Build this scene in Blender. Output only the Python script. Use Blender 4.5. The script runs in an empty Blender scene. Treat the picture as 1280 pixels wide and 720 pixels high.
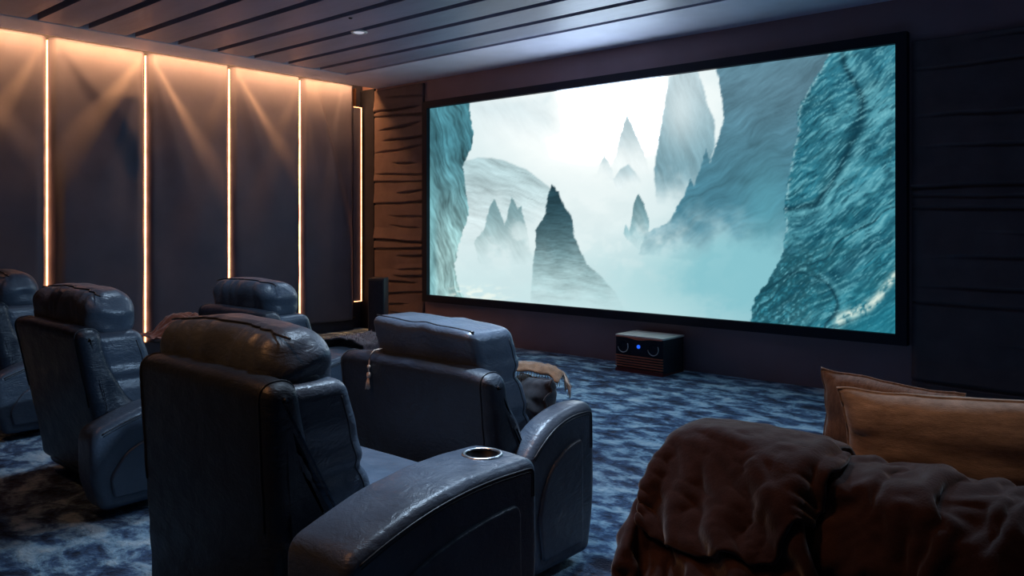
import bpy, bmesh, math, random
import numpy as np
from mathutils import Vector, Matrix, noise

random.seed(7)
SC = bpy.context.scene
COL = SC.collection
PI = math.pi

# ------------------------------------------------------------------ helpers
def link(o, parent=None):
    COL.objects.link(o)
    if parent is not None:
        o.parent = parent
    return o

def obj(name, vf, mat, parent=None, smooth=True, loc=None, rot=None):
    """ONE mesh object from (verts, faces)."""
    v, f = vf
    me = bpy.data.meshes.new(name)
    me.from_pydata([tuple(p) for p in v], [], [tuple(q) for q in f])
    bm = bmesh.new(); bm.from_mesh(me)
    bmesh.ops.recalc_face_normals(bm, faces=bm.faces[:])
    bm.to_mesh(me); bm.free()
    me.polygons.foreach_set('use_smooth', [smooth] * len(me.polygons))
    me.materials.append(mat)
    me.update()
    o = bpy.data.objects.new(name, me)
    if loc: o.location = loc
    if rot: o.rotation_euler = rot
    return link(o, parent)

def tag(o, label, cat, group=None):
    o['label'] = label; o['category'] = cat
    if group: o['group'] = group
    return o

def thing(name, label, cat, loc=(0, 0, 0), rotz=0, group=None):
    o = bpy.data.objects.new(name, None)
    o.empty_display_size = .1
    o.location = loc; o.rotation_euler = (0, 0, rotz)
    link(o)
    return tag(o, label, cat, group)

def struct(name, vf, mat, smooth=False):
    o = obj(name, vf, mat, None, smooth)
    o['kind'] = 'structure'
    return o

def join(*vfs):
    V, F = [], []
    for v, f in vfs:
        b = len(V)
        V.extend(v); F.extend([tuple(i + b for i in q) for q in f])
    return V, F

def xf(vf, M):
    return [M @ Vector(p) for p in vf[0]], vf[1]

def deform(vf, fn):
    return [fn(Vector(p)) for p in vf[0]], vf[1]

def box(x0, x1, y0, y1, z0, z1):
    v = [(x, y, z) for x in (x0, x1) for y in (y0, y1) for z in (z0, z1)]
    f = [(0, 1, 3, 2), (4, 6, 7, 5), (0, 4, 5, 1), (2, 3, 7, 6), (0, 2, 6, 4), (1, 5, 7, 3)]
    return v, f

def _lines(h, r, k, c=4):
    a = [-h + r * (1 - math.cos(t * PI / 2 / c)) if False else -h + r * t / c for t in range(c)]
    m = [-(h - r) + 2 * (h - r) * i / k for i in range(k + 1)]
    return a + m + [-x for x in reversed(a)]

def rbox(hx, hy, hz, r, n=(10, 6, 8), c=4):
    """rounded box centred on the origin, evenly gridded so it can be bent"""
    L = [_lines(h, min(r, h * .999), k, c) for h, k in zip((hx, hy, hz), n)]
    ids, V, F = {}, [], []
    H = (hx, hy, hz)
    def vid(p):
        key = tuple(round(q, 6) for q in p)
        if key in ids: return ids[key]
        inner = [max(-(h - r), min(h - r, q)) for q, h in zip(p, H)]
        d = Vector([q - i for q, i in zip(p, inner)])
        if d.length > 1e-9:
            d = d.normalized() * r
        ids[key] = len(V); V.append(Vector(inner) + d)
        return ids[key]
    for ax in range(3):
        a, b = [(1, 2), (2, 0), (0, 1)][ax]
        for s in (-1, 1):
            for i in range(len(L[a]) - 1):
                for j in range(len(L[b]) - 1):
                    q = []
                    for (ii, jj) in ((i, j), (i + 1, j), (i + 1, j + 1), (i, j + 1)):
                        p = [0, 0, 0]; p[ax] = s * H[ax]; p[a] = L[a][ii]; p[b] = L[b][jj]
                        q.append(vid(p))
                    if len(set(q)) >= 3:
                        F.append(tuple(q if s > 0 else q[::-1]))
    return V, F

def round_poly(pts, rads, seg=6):
    """fillet the corners of a closed 2D polygon"""
    out = []; n = len(pts)
    for i, (p, r) in enumerate(zip(pts, rads)):
        p = Vector(p); a = Vector(pts[i - 1]); b = Vector(pts[(i + 1) % n])
        if r <= 0:
            out.append(p); continue
        da, db = (a - p), (b - p)
        ra = min(r, da.length * .48); rb = min(r, db.length * .48)
        A = p + da.normalized() * ra; B = p + db.normalized() * rb
        for k in range(seg + 1):
            t = k / seg
            out.append(A * (1 - t) ** 2 + p * (2 * t * (1 - t)) + B * t * t)
    return out

def resample(pts, step):
    out = []; n = len(pts)
    for i in range(n):
        a, b = pts[i], pts[(i + 1) % n]
        k = max(1, int((b - a).length / step))
        out += [a.lerp(b, j / k) for j in range(k)]
    return out

def offset(pts, d):
    n = len(pts)
    area = sum(pts[i].x * pts[(i + 1) % n].y - pts[(i + 1) % n].x * pts[i].y for i in range(n))
    s = 1 if area > 0 else -1
    out = []
    for i in range(n):
        t = (pts[(i + 1) % n] - pts[i - 1])
        if t.length < 1e-9: t = Vector((1, 0))
        t.normalize()
        out.append(pts[i] + Vector((-t.y, t.x)) * d * s)
    return out

def extrude(pts, x0, x1, r, seg=5, mid=4):
    """closed (y,z) outline run along x with rounded rims"""
    secs = []
    for k in range(seg + 1):
        a = k / seg * PI / 2
        secs.append((x0 + r * (1 - math.sin(a)), r * (1 - math.cos(a))) )
    secs = [(x0 + r * (1 - math.cos(k / seg * PI / 2)), r * (1 - math.sin(k / seg * PI / 2))) for k in range(seg + 1)]
    secs += [(x0 + r + (x1 - x0 - 2 * r) * k / mid, 0) for k in range(1, mid)]
    secs += [(x1 - r * (1 - math.cos(k / seg * PI / 2)), r * (1 - math.sin(k / seg * PI / 2))) for k in range(seg, -1, -1)]
    V, F = [], []; n = len(pts)
    ex = min(.010, .25 * r)
    secs = [(secs[0][0], secs[0][1] + ex)] + secs + [(secs[-1][0], secs[-1][1] + ex)]
    for x, d in secs:
        for p in (offset(pts, d) if d > 1e-6 else pts):
            V.append(Vector((x, p.x, p.y)))
    for s in range(len(secs) - 1):
        for i in range(n):
            j = (i + 1) % n
            F.append((s * n + i, s * n + j, (s + 1) * n + j, (s + 1) * n + i))
    F.append(tuple(range(n - 1, -1, -1)))
    F.append(tuple((len(secs) - 1) * n + i for i in range(n)))
    return V, F

def tube(path, r, seg=8, closed=False):
    V, F = [], []; n = len(path); P = [Vector(p) for p in path]
    rr = r if isinstance(r, (list, tuple)) else [r] * n
    up = Vector((.31, .17, .93))
    for i, p in enumerate(P):
        if closed: t = P[(i + 1) % n] - P[i - 1]
        else: t = P[min(i + 1, n - 1)] - P[max(i - 1, 0)]
        t.normalize()
        a = t.cross(up); a.normalize(); b = t.cross(a)
        for k in range(seg):
            w = 2 * PI * k / seg
            V.append(p + (a * math.cos(w) + b * math.sin(w)) * rr[i])
    for i in range(n if closed else n - 1):
        j = (i + 1) % n
        for k in range(seg):
            l = (k + 1) % seg
            F.append((i * seg + k, i * seg + l, j * seg + l, j * seg + k))
    if not closed:
        F.append(tuple(range(seg - 1, -1, -1))); F.append(tuple((n - 1) * seg + k for k in range(seg)))
    return V, F

def lathe(prof, seg=32, axis='z', cap=True):
    V, F = [], []
    for (r, z) in prof:
        for k in range(seg):
            a = 2 * PI * k / seg
            if axis == 'z': V.append(Vector((r * math.cos(a), r * math.sin(a), z)))
            else: V.append(Vector((r * math.cos(a), z, r * math.sin(a))))
    for i in range(len(prof) - 1):
        for k in range(seg):
            l = (k + 1) % seg
            F.append((i * seg + k, i * seg + l, (i + 1) * seg + l, (i + 1) * seg + k))
    if cap:
        F.append(tuple(range(seg - 1, -1, -1)))
        F.append(tuple((len(prof) - 1) * seg + k for k in range(seg)))
    return V, F

def grid_faces(nu, nv):
    return [(i * nv + j, (i + 1) * nv + j, (i + 1) * nv + j + 1, i * nv + j + 1) for i in range(nu - 1) for j in range(nv - 1)]

def nz(x, y, z, s=0):
    return noise.noise(Vector((x + s * 17.3, y + s * 5.1, z - s * 9.7)))

def sstep(a, b, x):
    t = max(0.0, min(1.0, (x - a) / (b - a) if b != a else 0)); return t * t * (3 - 2 * t)

# ------------------------------------------------------------------ materials
def srgb(r, g, b):
    f = lambda c: (c / 255 / 12.92) if c / 255 <= .04045 else ((c / 255 + .055) / 1.055) ** 2.4
    return (f(r), f(g), f(b), 1)

class NT:
    def __init__(s, name):
        s.m = bpy.data.materials.new(name); s.m.use_nodes = True
        s.t = s.m.node_tree; s.t.nodes.clear()
        s.out = s.n('ShaderNodeOutputMaterial')
    def n(s, typ, **kw):
        nd = s.t.nodes.new(typ)
        for k, v in kw.items(): setattr(nd, k, v)
        return nd
    def l(s, a, b): s.t.links.new(a, b)
    def coord(s, scale=(1, 1, 1), space='Object'):
        c = s.n('ShaderNodeTexCoord'); m = s.n('ShaderNodeMapping')
        m.inputs['Scale'].default_value = scale
        s.l(c.outputs[space], m.inputs['Vector']); return m.outputs['Vector']
    def noise(s, vec, scale, detail=4, rough=.55, dist=0):
        n = s.n('ShaderNodeTexNoise'); n.inputs['Scale'].default_value = scale
        n.inputs['Detail'].default_value = detail; n.inputs['Roughness'].default_value = rough
        n.inputs['Distortion'].default_value = dist
        s.l(vec, n.inputs['Vector']); return n.outputs['Fac']
    def ramp(s, fac, stops, interp='LINEAR'):
        r = s.n('ShaderNodeValToRGB'); e = r.color_ramp.elements; r.color_ramp.interpolation = interp
        while len(e) < len(stops): e.new(.5)
        for i, (p, c) in enumerate(stops): e[i].position = p; e[i].color = c
        s.l(fac, r.inputs['Fac']); return r.outputs['Color']
    def math(s, op, a, b=None):
        m = s.n('ShaderNodeMath', operation=op)
        for k, x in enumerate((a, b)):
            if x is None: continue
            if isinstance(x, (int, float)): m.inputs[k].default_value = x
            else: s.l(x, m.inputs[k])
        return m.outputs[0]
    def bump(s, h, strength, dist=.01, prev=None):
        b = s.n('ShaderNodeBump'); b.inputs['Strength'].default_value = strength
        b.inputs['Distance'].default_value = dist
        s.l(h, b.inputs['Height'])
        if prev is not None: s.l(prev, b.inputs['Normal'])
        return b.outputs['Normal']
    def bsdf(s, color, rough=.5, spec=.5, metal=0, normal=None, sheen=0, coat=0):
        p = s.n('ShaderNodeBsdfPrincipled')
        if isinstance(color, tuple): p.inputs['Base Color'].default_value = color
        else: s.l(color, p.inputs['Base Color'])
        if isinstance(rough, (int, float)): p.inputs['Roughness'].default_value = rough
        else: s.l(rough, p.inputs['Roughness'])
        p.inputs['Specular IOR Level'].default_value = spec
        p.inputs['Metallic'].default_value = metal
        p.inputs['Sheen Weight'].default_value = sheen
        p.inputs['Sheen Roughness'].default_value = .4
        p.inputs['Coat Weight'].default_value = coat
        if normal is not None: s.l(normal, p.inputs['Normal'])
        s.l(p.outputs[0], s.out.inputs['Surface'])
        return p

def m_plain(name, col, rough=.5, spec=.5, metal=0, var=.15, scale=6, bump=.1, bscale=60, sheen=0):
    t = NT(name); v = t.coord()
    f = t.noise(v, scale)
    lo = tuple(c * (1 - var) for c in col[:3]) + (1,); hi = tuple(min(1, c * (1 + var)) for c in col[:3]) + (1,)
    c = t.ramp(f, [(.3, lo), (.7, hi)])
    t.bsdf(c, rough, spec, metal, t.bump(t.noise(v, bscale, 3), bump, .004), sheen)
    return t.m

def m_leather(name, col, rough=.36):
    t = NT(name); v = t.coord()
    c = t.ramp(t.noise(v, 5, 4), [(.3, tuple(k * .8 for k in col[:3]) + (1,)), (.7, tuple(k * 1.15 for k in col[:3]) + (1,))])
    w = t.n('ShaderNodeTexVoronoi'); w.inputs['Scale'].default_value = 260; t.l(v, w.inputs['Vector'])
    b = t.bump(w.outputs['Distance'], .10, .002)
    b = t.bump(t.noise(v, 9, 5, .6, .6), .4, .014, b)
    b = t.bump(t.noise(t.coord((1, 1, 2.4)), 16, 3, .6, 1.2), .25, .012, b)
    rr = t.ramp(t.noise(v, 14, 3), [(.3, (rough - .06,) * 3 + (1,)), (.7, (rough + .08,) * 3 + (1,))])
    t.bsdf(c, rr, .55, 0, b)
    return t.m

def m_emit(name, col, strength, vary=0, scale=(1, 1, 9), s=1.0):
    t = NT(name)
    e = t.n('ShaderNodeEmission'); e.inputs['Color'].default_value = col; e.inputs['Strength'].default_value = strength
    if vary:
        f = t.noise(t.coord(scale), s, 3)
        k = t.math('MULTIPLY_ADD', f, vary * 2); k.node.inputs[2].default_value = 1 - vary
        t.l(t.math('MULTIPLY', k, strength), e.inputs['Strength'])
    t.l(e.outputs[0], t.out.inputs['Surface'])
    return t.m

def m_carpet():
    t = NT('carpet'); v = t.coord((1, 1, 1))
    big = t.noise(v, .9, 3, .5, .3)
    mid = t.noise(t.coord((1.0, 1.5, 1)), 5.2, 6, .62, .35)
    fine = t.noise(v, 38, 4, .7)
    k = t.math('ADD', t.math('MULTIPLY', big, .30), t.math('ADD', t.math('MULTIPLY', mid, .95), t.math('MULTIPLY', fine, .22)))
    c = t.ramp(k, [(.60, srgb(26, 38, 66)), (.71, srgb(74, 104, 142)), (.80, srgb(152, 188, 212)), (.94, srgb(214, 232, 242))])
    b = t.bump(fine, .6, .02)
    b = t.bump(mid, .8, .06, b)
    t.bsdf(c, .9, .15, 0, b, sheen=.25)
    return t.m

def m_velvet(name, col, scale=30, sheen=.6, bump=.3, var=.3, stretch=(1, 1, 1)):
    t = NT(name); v = t.coord(stretch)
    f = t.noise(v, scale, 5, .65)
    c = t.ramp(f, [(.3, tuple(k * (1 - var) for k in col[:3]) + (1,)), (.7, tuple(min(1, k * (1 + var)) for k in col[:3]) + (1,))])
    t.bsdf(c, .85, .2, 0, t.bump(t.noise(v, scale * 5, 3, .7), bump, .006), sheen=sheen)
    return t.m

def m_ceiling():
    t = NT('ceiling_panels'); v = t.coord()
    c = t.ramp(t.noise(t.coord((.5, 2, 1)), 2, 4), [(.3, srgb(118, 122, 146)), (.7, srgb(138, 142, 170))])
    b = t.bump(t.noise(t.coord((.8, 2.2, 1)), 2.2, 4, .55, .8), .25, .03)
    t.bsdf(c, .46, 1.0, 0, b)
    return t.m

M = dict(
    leather=m_leather('navy_leather', (.068, .088, .122)),
    leather_shell=m_leather('dark_leather', (.014, .022, .038), .44),
    piping=m_plain('dark_piping', (.02, .023, .03, 1), .4),
    stitch=m_plain('pale_stitching', (.35, .38, .42, 1), .7),
    carpet=m_carpet(),
    ceiling=m_ceiling(),
    groove=m_plain('dark_groove', (.012, .015, .03, 1), .7, .2),
    plaster=m_plain('grey_plaster', srgb(206, 208, 230), .5, .9, 0, .08, 3, .05, 40),
    wall=m_plain('plum_wall_paint', srgb(142, 120, 130), .55, .4, 0, .1, 2, .08, 50),
    wall_dark=m_plain('navy_wall', srgb(40, 46, 66), .6, .3),
    panel=m_plain('charcoal_panel_fabric', srgb(78, 82, 104), .62, .35, 0, .1, 3, .15, 90),
    slat=m_plain('brown_slats', srgb(94, 82, 88), .55, .4, 0, .18, 5, .15, 40),
    frame=m_plain('black_screen_frame', (.008, .011, .024, 1), .6, .3),
    strip=m_emit('warm_light_strip', (1, .36, .15, 1), 7, .85, (1, 1, 3.2), 2.2),
    cove=m_emit('warm_cove_strip', (1, .42, .14, 1), 130),
    strip_channel=m_plain('bronze_channel', srgb(60, 42, 34), .4, .5, .6),
    speaker=m_plain('black_speaker', (.02, .026, .04, 1), .45, .5),
    speaker_grille=m_plain('speaker_cloth', (.012, .016, .03, 1), .8, .2, 0, .2, 40, .3, 300),
    silver=m_plain('brushed_silver', (.6, .62, .65, 1), .3, .5, 1),
    copper=m_plain('copper_slat', srgb(190, 105, 80), .4, .5, .3),
    cherry=m_plain('cherry_wood', srgb(110, 40, 38), .4, .5),
    top_white=m_plain('pale_top', srgb(225, 220, 218), .35, .5),
    blue_led=m_emit('blue_indicator', (.02, .13, .9, 1), 1.0),
    downlight=m_emit('downlight_diffuser', (.8, .82, 1, 1), .55),
    blanket=m_velvet('brown_blanket_plush', srgb(64, 43, 41), 22, .5, .35, .25),
    tan=m_velvet('tan_pillow_velvet', srgb(188, 166, 150), 16, .5, .35, .3, (1, 1, 4)),
    tan_fur=m_velvet('taupe_pillow_plush', srgb(150, 122, 108), 26, .6, .6, .35, (3, 1, 1)),
    dark_cushion=m_velvet('dark_cushion_satin', (.045, .043, .05, 1), 14, .3, .2),
    brown_throw=m_velvet('brown_throw_cloth', srgb(150, 118, 92), 30, .4, .5, .35),
    rust_throw=m_velvet('rust_throw_cloth', srgb(135, 78, 60), 20, .5, .4, .35),
    fur=m_velvet('mottled_fur', srgb(98, 76, 78), 60, .4, 1, .8),
    fur_tip=m_plain('fur_strands', srgb(150, 120, 118), .7, .3, 0, .7, 30),
    cord=m_plain('pale_cord', srgb(190, 175, 160), .6),
    sofa=m_velvet('dark_sofa_fabric', srgb(34, 28, 32), 30, .3, .3),
    cup_dark=m_plain('cup_black', (.004, .004, .006, 1), .35),
    plinth=m_plain('black_plinth', (.008, .009, .012, 1), .7),
)
SCREEN_GAIN = 1.1; HDR = 7.0
# ------------------------------------------------------------------ camera
SIN, COS, FPX, EYE = .6537, .7568, 995.0, 1.4
cam = bpy.data.cameras.new('camera'); co = bpy.data.objects.new('camera', cam); link(co)
co.location = (0, 0, EYE)
co.rotation_euler = (PI / 2, 0, math.atan2(SIN, COS))
cam.sensor_width = 36; cam.lens = FPX / 1280 * 36; cam.shift_y = -80 / 1280
cam.clip_start = .05; cam.clip_end = 60
SC.camera = co

WY, LX, CZ = 6.85, -8.6, 3.2      # screen wall, left wall, ceiling
RX, BY = 3.0, -3.0

# ------------------------------------------------------------------ room shell
struct('floor', box(LX - .15, RX + .15, BY - .15, WY + .15, -.1, 0), M['carpet'])
struct('wall_front', box(LX - .15, RX + .15, WY, WY + .15, 0, CZ + .2), M['wall'])
struct('wall_left', box(LX - .15, LX, BY - .15, WY, 0, CZ + .2), M['wall_dark'])
struct('wall_right', box(RX, RX + .15, BY - .15, WY, 0, CZ + .2), M['wall_dark'])
struct('wall_back', box(LX, RX, BY - .15, BY, 0, CZ + .2), M['wall_dark'])
struct('baseboard_left', box(LX, LX + .10, BY, 6.62, 0, .135), M['wall_dark'])

# ceiling: plank field with open dark grooves, plain plaster border, cove slot along the left wall
CV, CF, mats = [], [], []
def cadd(vf, mi):
    b = len(CV); CV.extend(vf[0]); CF.extend([tuple(i + b for i in q) for q in vf[1]]); mats.extend([mi] * len(vf[1]))
cadd(box(LX, RX, BY, WY, CZ + .075, CZ + .2), 1)                       # dark slab above the grooves
cadd(box(LX + .30, -7.81, BY, WY, CZ, CZ + .08), 2)                      # border by the left wall
cadd(box(-7.81, RX, 5.975, WY, CZ, CZ + .08), 2)                       # border by the screen wall
y = 5.975 - .085
while y > BY:
    cadd(box(-7.745, RX, max(BY, y - .34), y, CZ - .004, CZ + .08), 0)
    y -= .425
ceil = struct('ceiling', (CV, CF), M['ceiling'])
ceil.data.materials.append(M['groove']); ceil.data.materials.append(M['plaster'])
# recalc keeps face order
ceil.data.polygons.foreach_set('material_index', mats)

struct('dark_corner_strip', box(LX, -8.315, WY - .035, WY, 0, CZ), M['groove'])  # dark strip added over the bare wall corner to keep it dark
# cove strip hidden in the slot above the wall panels
cv = obj('cove_light', box(LX + .25, LX + .31, .6, 6.62, CZ + .055, CZ + .07), M['cove'], None, False)
tag(cv, 'long warm light strip tucked in the ceiling slot above the left wall panels', 'light strip')

# ------------------------------------------------------------------ left wall padded panels
SEAM = [1.96, 2.92, 3.88, 4.85, 5.81]
PX = LX + .10                                                        # face of the panels
def fan(u, v, k):
    """shallow folds fanning from an upper corner, u across 0..1, v down 0..1"""
    d = 0
    for (cx, ang, w, a) in FANS[k]:
        du = (u - cx) * .96; dv = v * 3.05
        th = math.degrees(math.atan2(du, dv + .02))
        d += a * sstep(ang - w, ang + w, th) * min(1, dv / .5)
    return d
FANS = [
    [(1.0, -27, 7, .050), (0.0, 35, 6, -.03)],
    [(1.0, -36, 8, .070), (1.0, -14, 7, -.03), (0, 36, 7, .03)],
    [(0.0, 32, 7, -.070), (0.0, 12, 6, .03), (1, -18, 7, .03)],
    [(0.0, 36, 7, -.065), (0.0, 16, 6, .03), (1, -22, 7, .03)],
    [(0.25, 19, 4, -.060), (0.0, 8, 5, .03), (.75, -12, 6, .02)],
]
def pad_panel(y0, y1, z0, z1, k, steps=None):
    nu, nv = 46, 110
    V = []
    for i in range(nu):
        for j in range(nv):
            u = i / (nu - 1); v = 1 - j / (nv - 1)
            yy = y0 + (y1 - y0) * u; zz = z1 - (z1 - z0) * v
            e = min(u, 1 - u) * (y1 - y0)
            edge = -.055 * (1 - sstep(0, .06, e)) ** 1.5
            rel = fan(u, v, k) * sstep(0, .12, e)
            wr = .006 * nz(yy * 3, zz * 2, k) + .012 * nz(yy * 6, zz * 5, 3, k) * math.exp(-e / .10)
            V.append(Vector((PX + .02 + edge + rel + wr, yy, zz)))
    F = grid_faces(nu, nv)
    # back and rims
    b = len(V)
    V += [Vector((LX + .005, p.y, p.z)) for p in V[:]]
    F += [tuple(i + b for i in reversed(q)) for q in F[:]]
    rim = [i * nv for i in range(nu)] + [(nu - 1) * nv + j for j in range(1, nv)] + [i * nv + nv - 1 for i in range(nu - 2, -1, -1)] + [j for j in range(nv - 2, 0, -1)]
    for a, c in zip(rim, rim[1:] + rim[:1]):
        F.append((a, c, c + b, a + b))
    return V, F
words_ = ['leftmost padded charcoal wall panel, cut off by the photo edge, left of every light strip',
          'padded charcoal wall panel between the first and second light strips from the left',
          'padded charcoal wall panel between the second and third light strips from the left',
          'padded charcoal wall panel between the third and fourth light strips from the left']
for k in range(4):
    o = obj('wall_panel', pad_panel(SEAM[k] + .012, SEAM[k + 1] - .012, .14, 3.225, k), M['panel'])
    tag(o, words_[k], 'wall panel', 'padded panels on the left wall')
o = thing('wall_panel', 'padded wall panel with stepped right edge beside the dark room corner', 'wall panel', (0, 0, 0), 0, 'padded panels on the left wall')
obj('padding', pad_panel(5.822, 6.63, .14, 3.225, 4), M['panel'], o)
obj('stepped_edge', box(LX + .005, PX - .014, 6.63, 6.745, .375, 2.95), M['panel'], o, False)
obj('edge_trim', join(box(LX + .02, PX + .03, 6.631, 6.645, 2.966, 3.2), box(LX + .02, PX + .03, 6.58, 6.632, .15, .165)), M['strip_channel'], o, False)

lab = ['first glowing vertical light strip from the left on the padded wall',
       'second glowing vertical light strip from the left on the padded wall',
       'third glowing vertical light strip from the left, above the farthest recliner',
       'fourth glowing vertical light strip from the left on the padded wall']
for k, ys in enumerate(SEAM[1:]):
    o = thing('light_strip', lab[k], 'light strip', (PX - .01, ys, .14), 0, 'glowing strips on the left wall')
    ch = obj('channel', box(-.085, -.034, -.011, .011, 0, 3.07), M['strip_channel'], o, False)
    obj('diffuser', box(-.034, -.014, -.0048, .0048, 0, 3.06), M['strip'], o, False)
o = thing('light_strip', 'rightmost light strip, running round the stepped edge near the dark corner', 'light strip', (PX - .01, 6.755, 0), 0, 'glowing strips on the left wall')
obj('channel', box(-.085, -.0, -.008, .012, .375, 2.95), M['strip_channel'], o, False)
obj('diffuser', join(box(0, .008, -.004, .006, .365, 2.96), box(0, .006, -.125, -.004, 2.953, 2.960), box(0, .006, -.118, -.004, .365, .371)), M['strip'], o, False)

# ------------------------------------------------------------------ wavy slatted panels on the screen wall
def slat_panel(x0, x1, z0, z1, rows, seed, dep=.05, holes=True):
    rnd = random.Random(seed)
    nu, nv = 60, int((z1 - z0) / .0085)
    # row boundaries, each a slightly slanted line that dips only along part of the width
    base = [z0]
    while base[-1] < z1: base.append(base[-1] + (z1 - z0) / rows * rnd.uniform(.55, 1.45))
    rowsd = [(b, rnd.uniform(-.035, .035), rnd.uniform(-.2, .6), rnd.uniform(.5, 1.3), rnd.uniform(.5, 1)) for b in base]
    V = []
    for i in range(nu):
        u = i / (nu - 1); x = x0 + (x1 - x0) * u
        for j in range(nv):
            z = z0 + (z1 - z0) * j / (nv - 1)
            d = dep * .6 + .006 * nz(x * 2.2, z * 7, seed)
            for (b, sl, ua, ub, am) in rowsd:
                zb = b + sl * (u - .5) * 2 + .010 * nz(x * 2.5, b * 9, seed)
                dz = z - zb
                if -.03 < dz < .16:
                    m = am * sstep(ua - .15, ua + .12, u) * (1 - sstep(ub - .12, ub + .15, u))
                    if dz >= 0: d += dep * .55 * m * max(0, 1 - dz / .15) * sstep(0, .006, dz)   # lip that swells just above the cut
                    w = .010 + .010 * m
                    d -= dep * 1.0 * m * max(0, 1 - abs(dz + w * .6) / w) if abs(dz + w * .6) < w else 0
            V.append(Vector((x, WY - max(.006, d), z)))
    F = grid_faces(nu, nv)
    b = len(V); V += [Vector((p.x, WY - .002, p.z)) for p in V[:]]
    F += [tuple(i + b for i in reversed(q)) for q in F[:]]
    rim = [i * nv for i in range(nu)] + [(nu - 1) * nv + j for j in range(1, nv)] + [i * nv + nv - 1 for i in range(nu - 2, -1, -1)] + [j for j in range(nv - 2, 0, -1)]
    for a, c in zip(rim, rim[1:] + rim[:1]): F.append((a, c, c + b, a + b))
    return V, F
o = obj('slatted_panel', slat_panel(-8.31, -7.365, .02, 3.17, 24, 3), M['slat'])
tag(o, 'brown wavy slatted wall panel left of the screen, lit warm', 'wall panel')
o = obj('slatted_panel', slat_panel(-1.72, .9, .02, 2.84, 20, 11, .05), M['slat'])
tag(o, 'dark wavy slatted wall panel right of the screen', 'wall panel')

# ------------------------------------------------------------------ projection screen
SX0, SX1, SZ0, SZ1 = -7.25, -1.83, .522, 2.836
sc_t = thing('projection_screen', 'wide black-framed projection screen showing misty teal rock spires', 'screen', (0, WY, 0))
b = .085; d0, d1 = -.075, -.002
fr = [(SX0 - b, SX1 + b, SZ1, SZ1 + b), (SX0 - b, SX1 + b, SZ0 - b, SZ0), (SX0 - b, SX0, SZ0, SZ1), (SX1, SX1 + b, SZ0, SZ1)]
obj('frame', join(*[box(x0, x1, d0, d1, z0, z1) for (x0, x1, z0, z1) in fr]), M['frame'], sc_t, False)
# the picture on the screen: painted as colours on a fine grid, emitted by the screen
NU, NV = 430, 184
xs = np.linspace(SX0, SX1, NU); zs = np.linspace(SZ0, SZ1, NV)
Xg, Zg = np.meshgrid(xs, zs, indexing='ij')
# picture coordinates: where each point of the picture was measured
_f = -SIN * Xg + COS * WY; _r = COS * Xg + SIN * WY
A = 640 + FPX * _r / _f; B = 280 - FPX * (Zg - EYE) / _f

def hash2(i, j, s):
    h = (i * 374761393 + j * 668265263 + s * 2246822519) & 0xffffffff
    h = ((h ^ (h >> 13)) * 1274126177) & 0xffffffff
    return ((h ^ (h >> 16)) & 0xffff) / 65535.0
def vnoise(x, y, s=0):
    i = np.floor(x).astype(np.int64); j = np.floor(y).astype(np.int64)
    fx = x - i; fy = y - j; fx = fx * fx * (3 - 2 * fx); fy = fy * fy * (3 - 2 * fy)
    a = hash2(i, j, s); b_ = hash2(i + 1, j, s); c = hash2(i, j + 1, s); d = hash2(i + 1, j + 1, s)
    return (a * (1 - fx) + b_ * fx) * (1 - fy) + (c * (1 - fx) + d * fx) * fy
def fbm(x, y, s=0, o=5):
    t = 0; a = .5; n = 0
    for k in range(o):
        t = t + a * vnoise(x * 2 ** k, y * 2 ** k, s + k); n += a; a *= .55
    return t / n
def ridge(x, y, s=0, o=4):
    t = 0; a = .5; n = 0
    for k in range(o):
        t = t + a * (1 - np.abs(2 * vnoise(x * 2 ** k, y * 2 ** k, s + k) - 1)); n += a; a *= .55
    return t / n
def sdist(poly, x, y):
    """signed distance to polygon, positive inside"""
    P = np.array(poly, float); inside = np.zeros(x.shape, bool); dist = np.full(x.shape, 1e9)
    for k in range(len(P)):
        x0, y0 = P[k - 1]; x1, y1 = P[k]
        dx, dy = x1 - x0, y1 - y0
        t = np.clip(((x - x0) * dx + (y - y0) * dy) / (dx * dx + dy * dy + 1e-9), 0, 1)
        dist = np.minimum(dist, np.hypot(x - x0 - t * dx, y - y0 - t * dy))
        if dy != 0:
            cr = ((y0 > y) != (y1 > y)) & (x < (x1 - x0) * (y - y0) / dy + x0)
            inside ^= cr
    return np.where(inside, dist, -dist)
def ss(a, b_, x):
    t = np.clip((x - a) / (b_ - a), 0, 1); return t * t * (3 - 2 * t)
def c3(r, g, b_): return np.array([r, g, b_], float)[None, None, :]
IMG = np.zeros(A.shape + (3,))
def mixin(img, col, m): return img * (1 - m[..., None]) + col * m[..., None]
def lerp3(a, b_, t): return a + (b_ - a) * t[..., None]
fog1 = fbm(A / 60, B / 40, 5); fog2 = fbm(A / 25, B / 22, 9)
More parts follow.
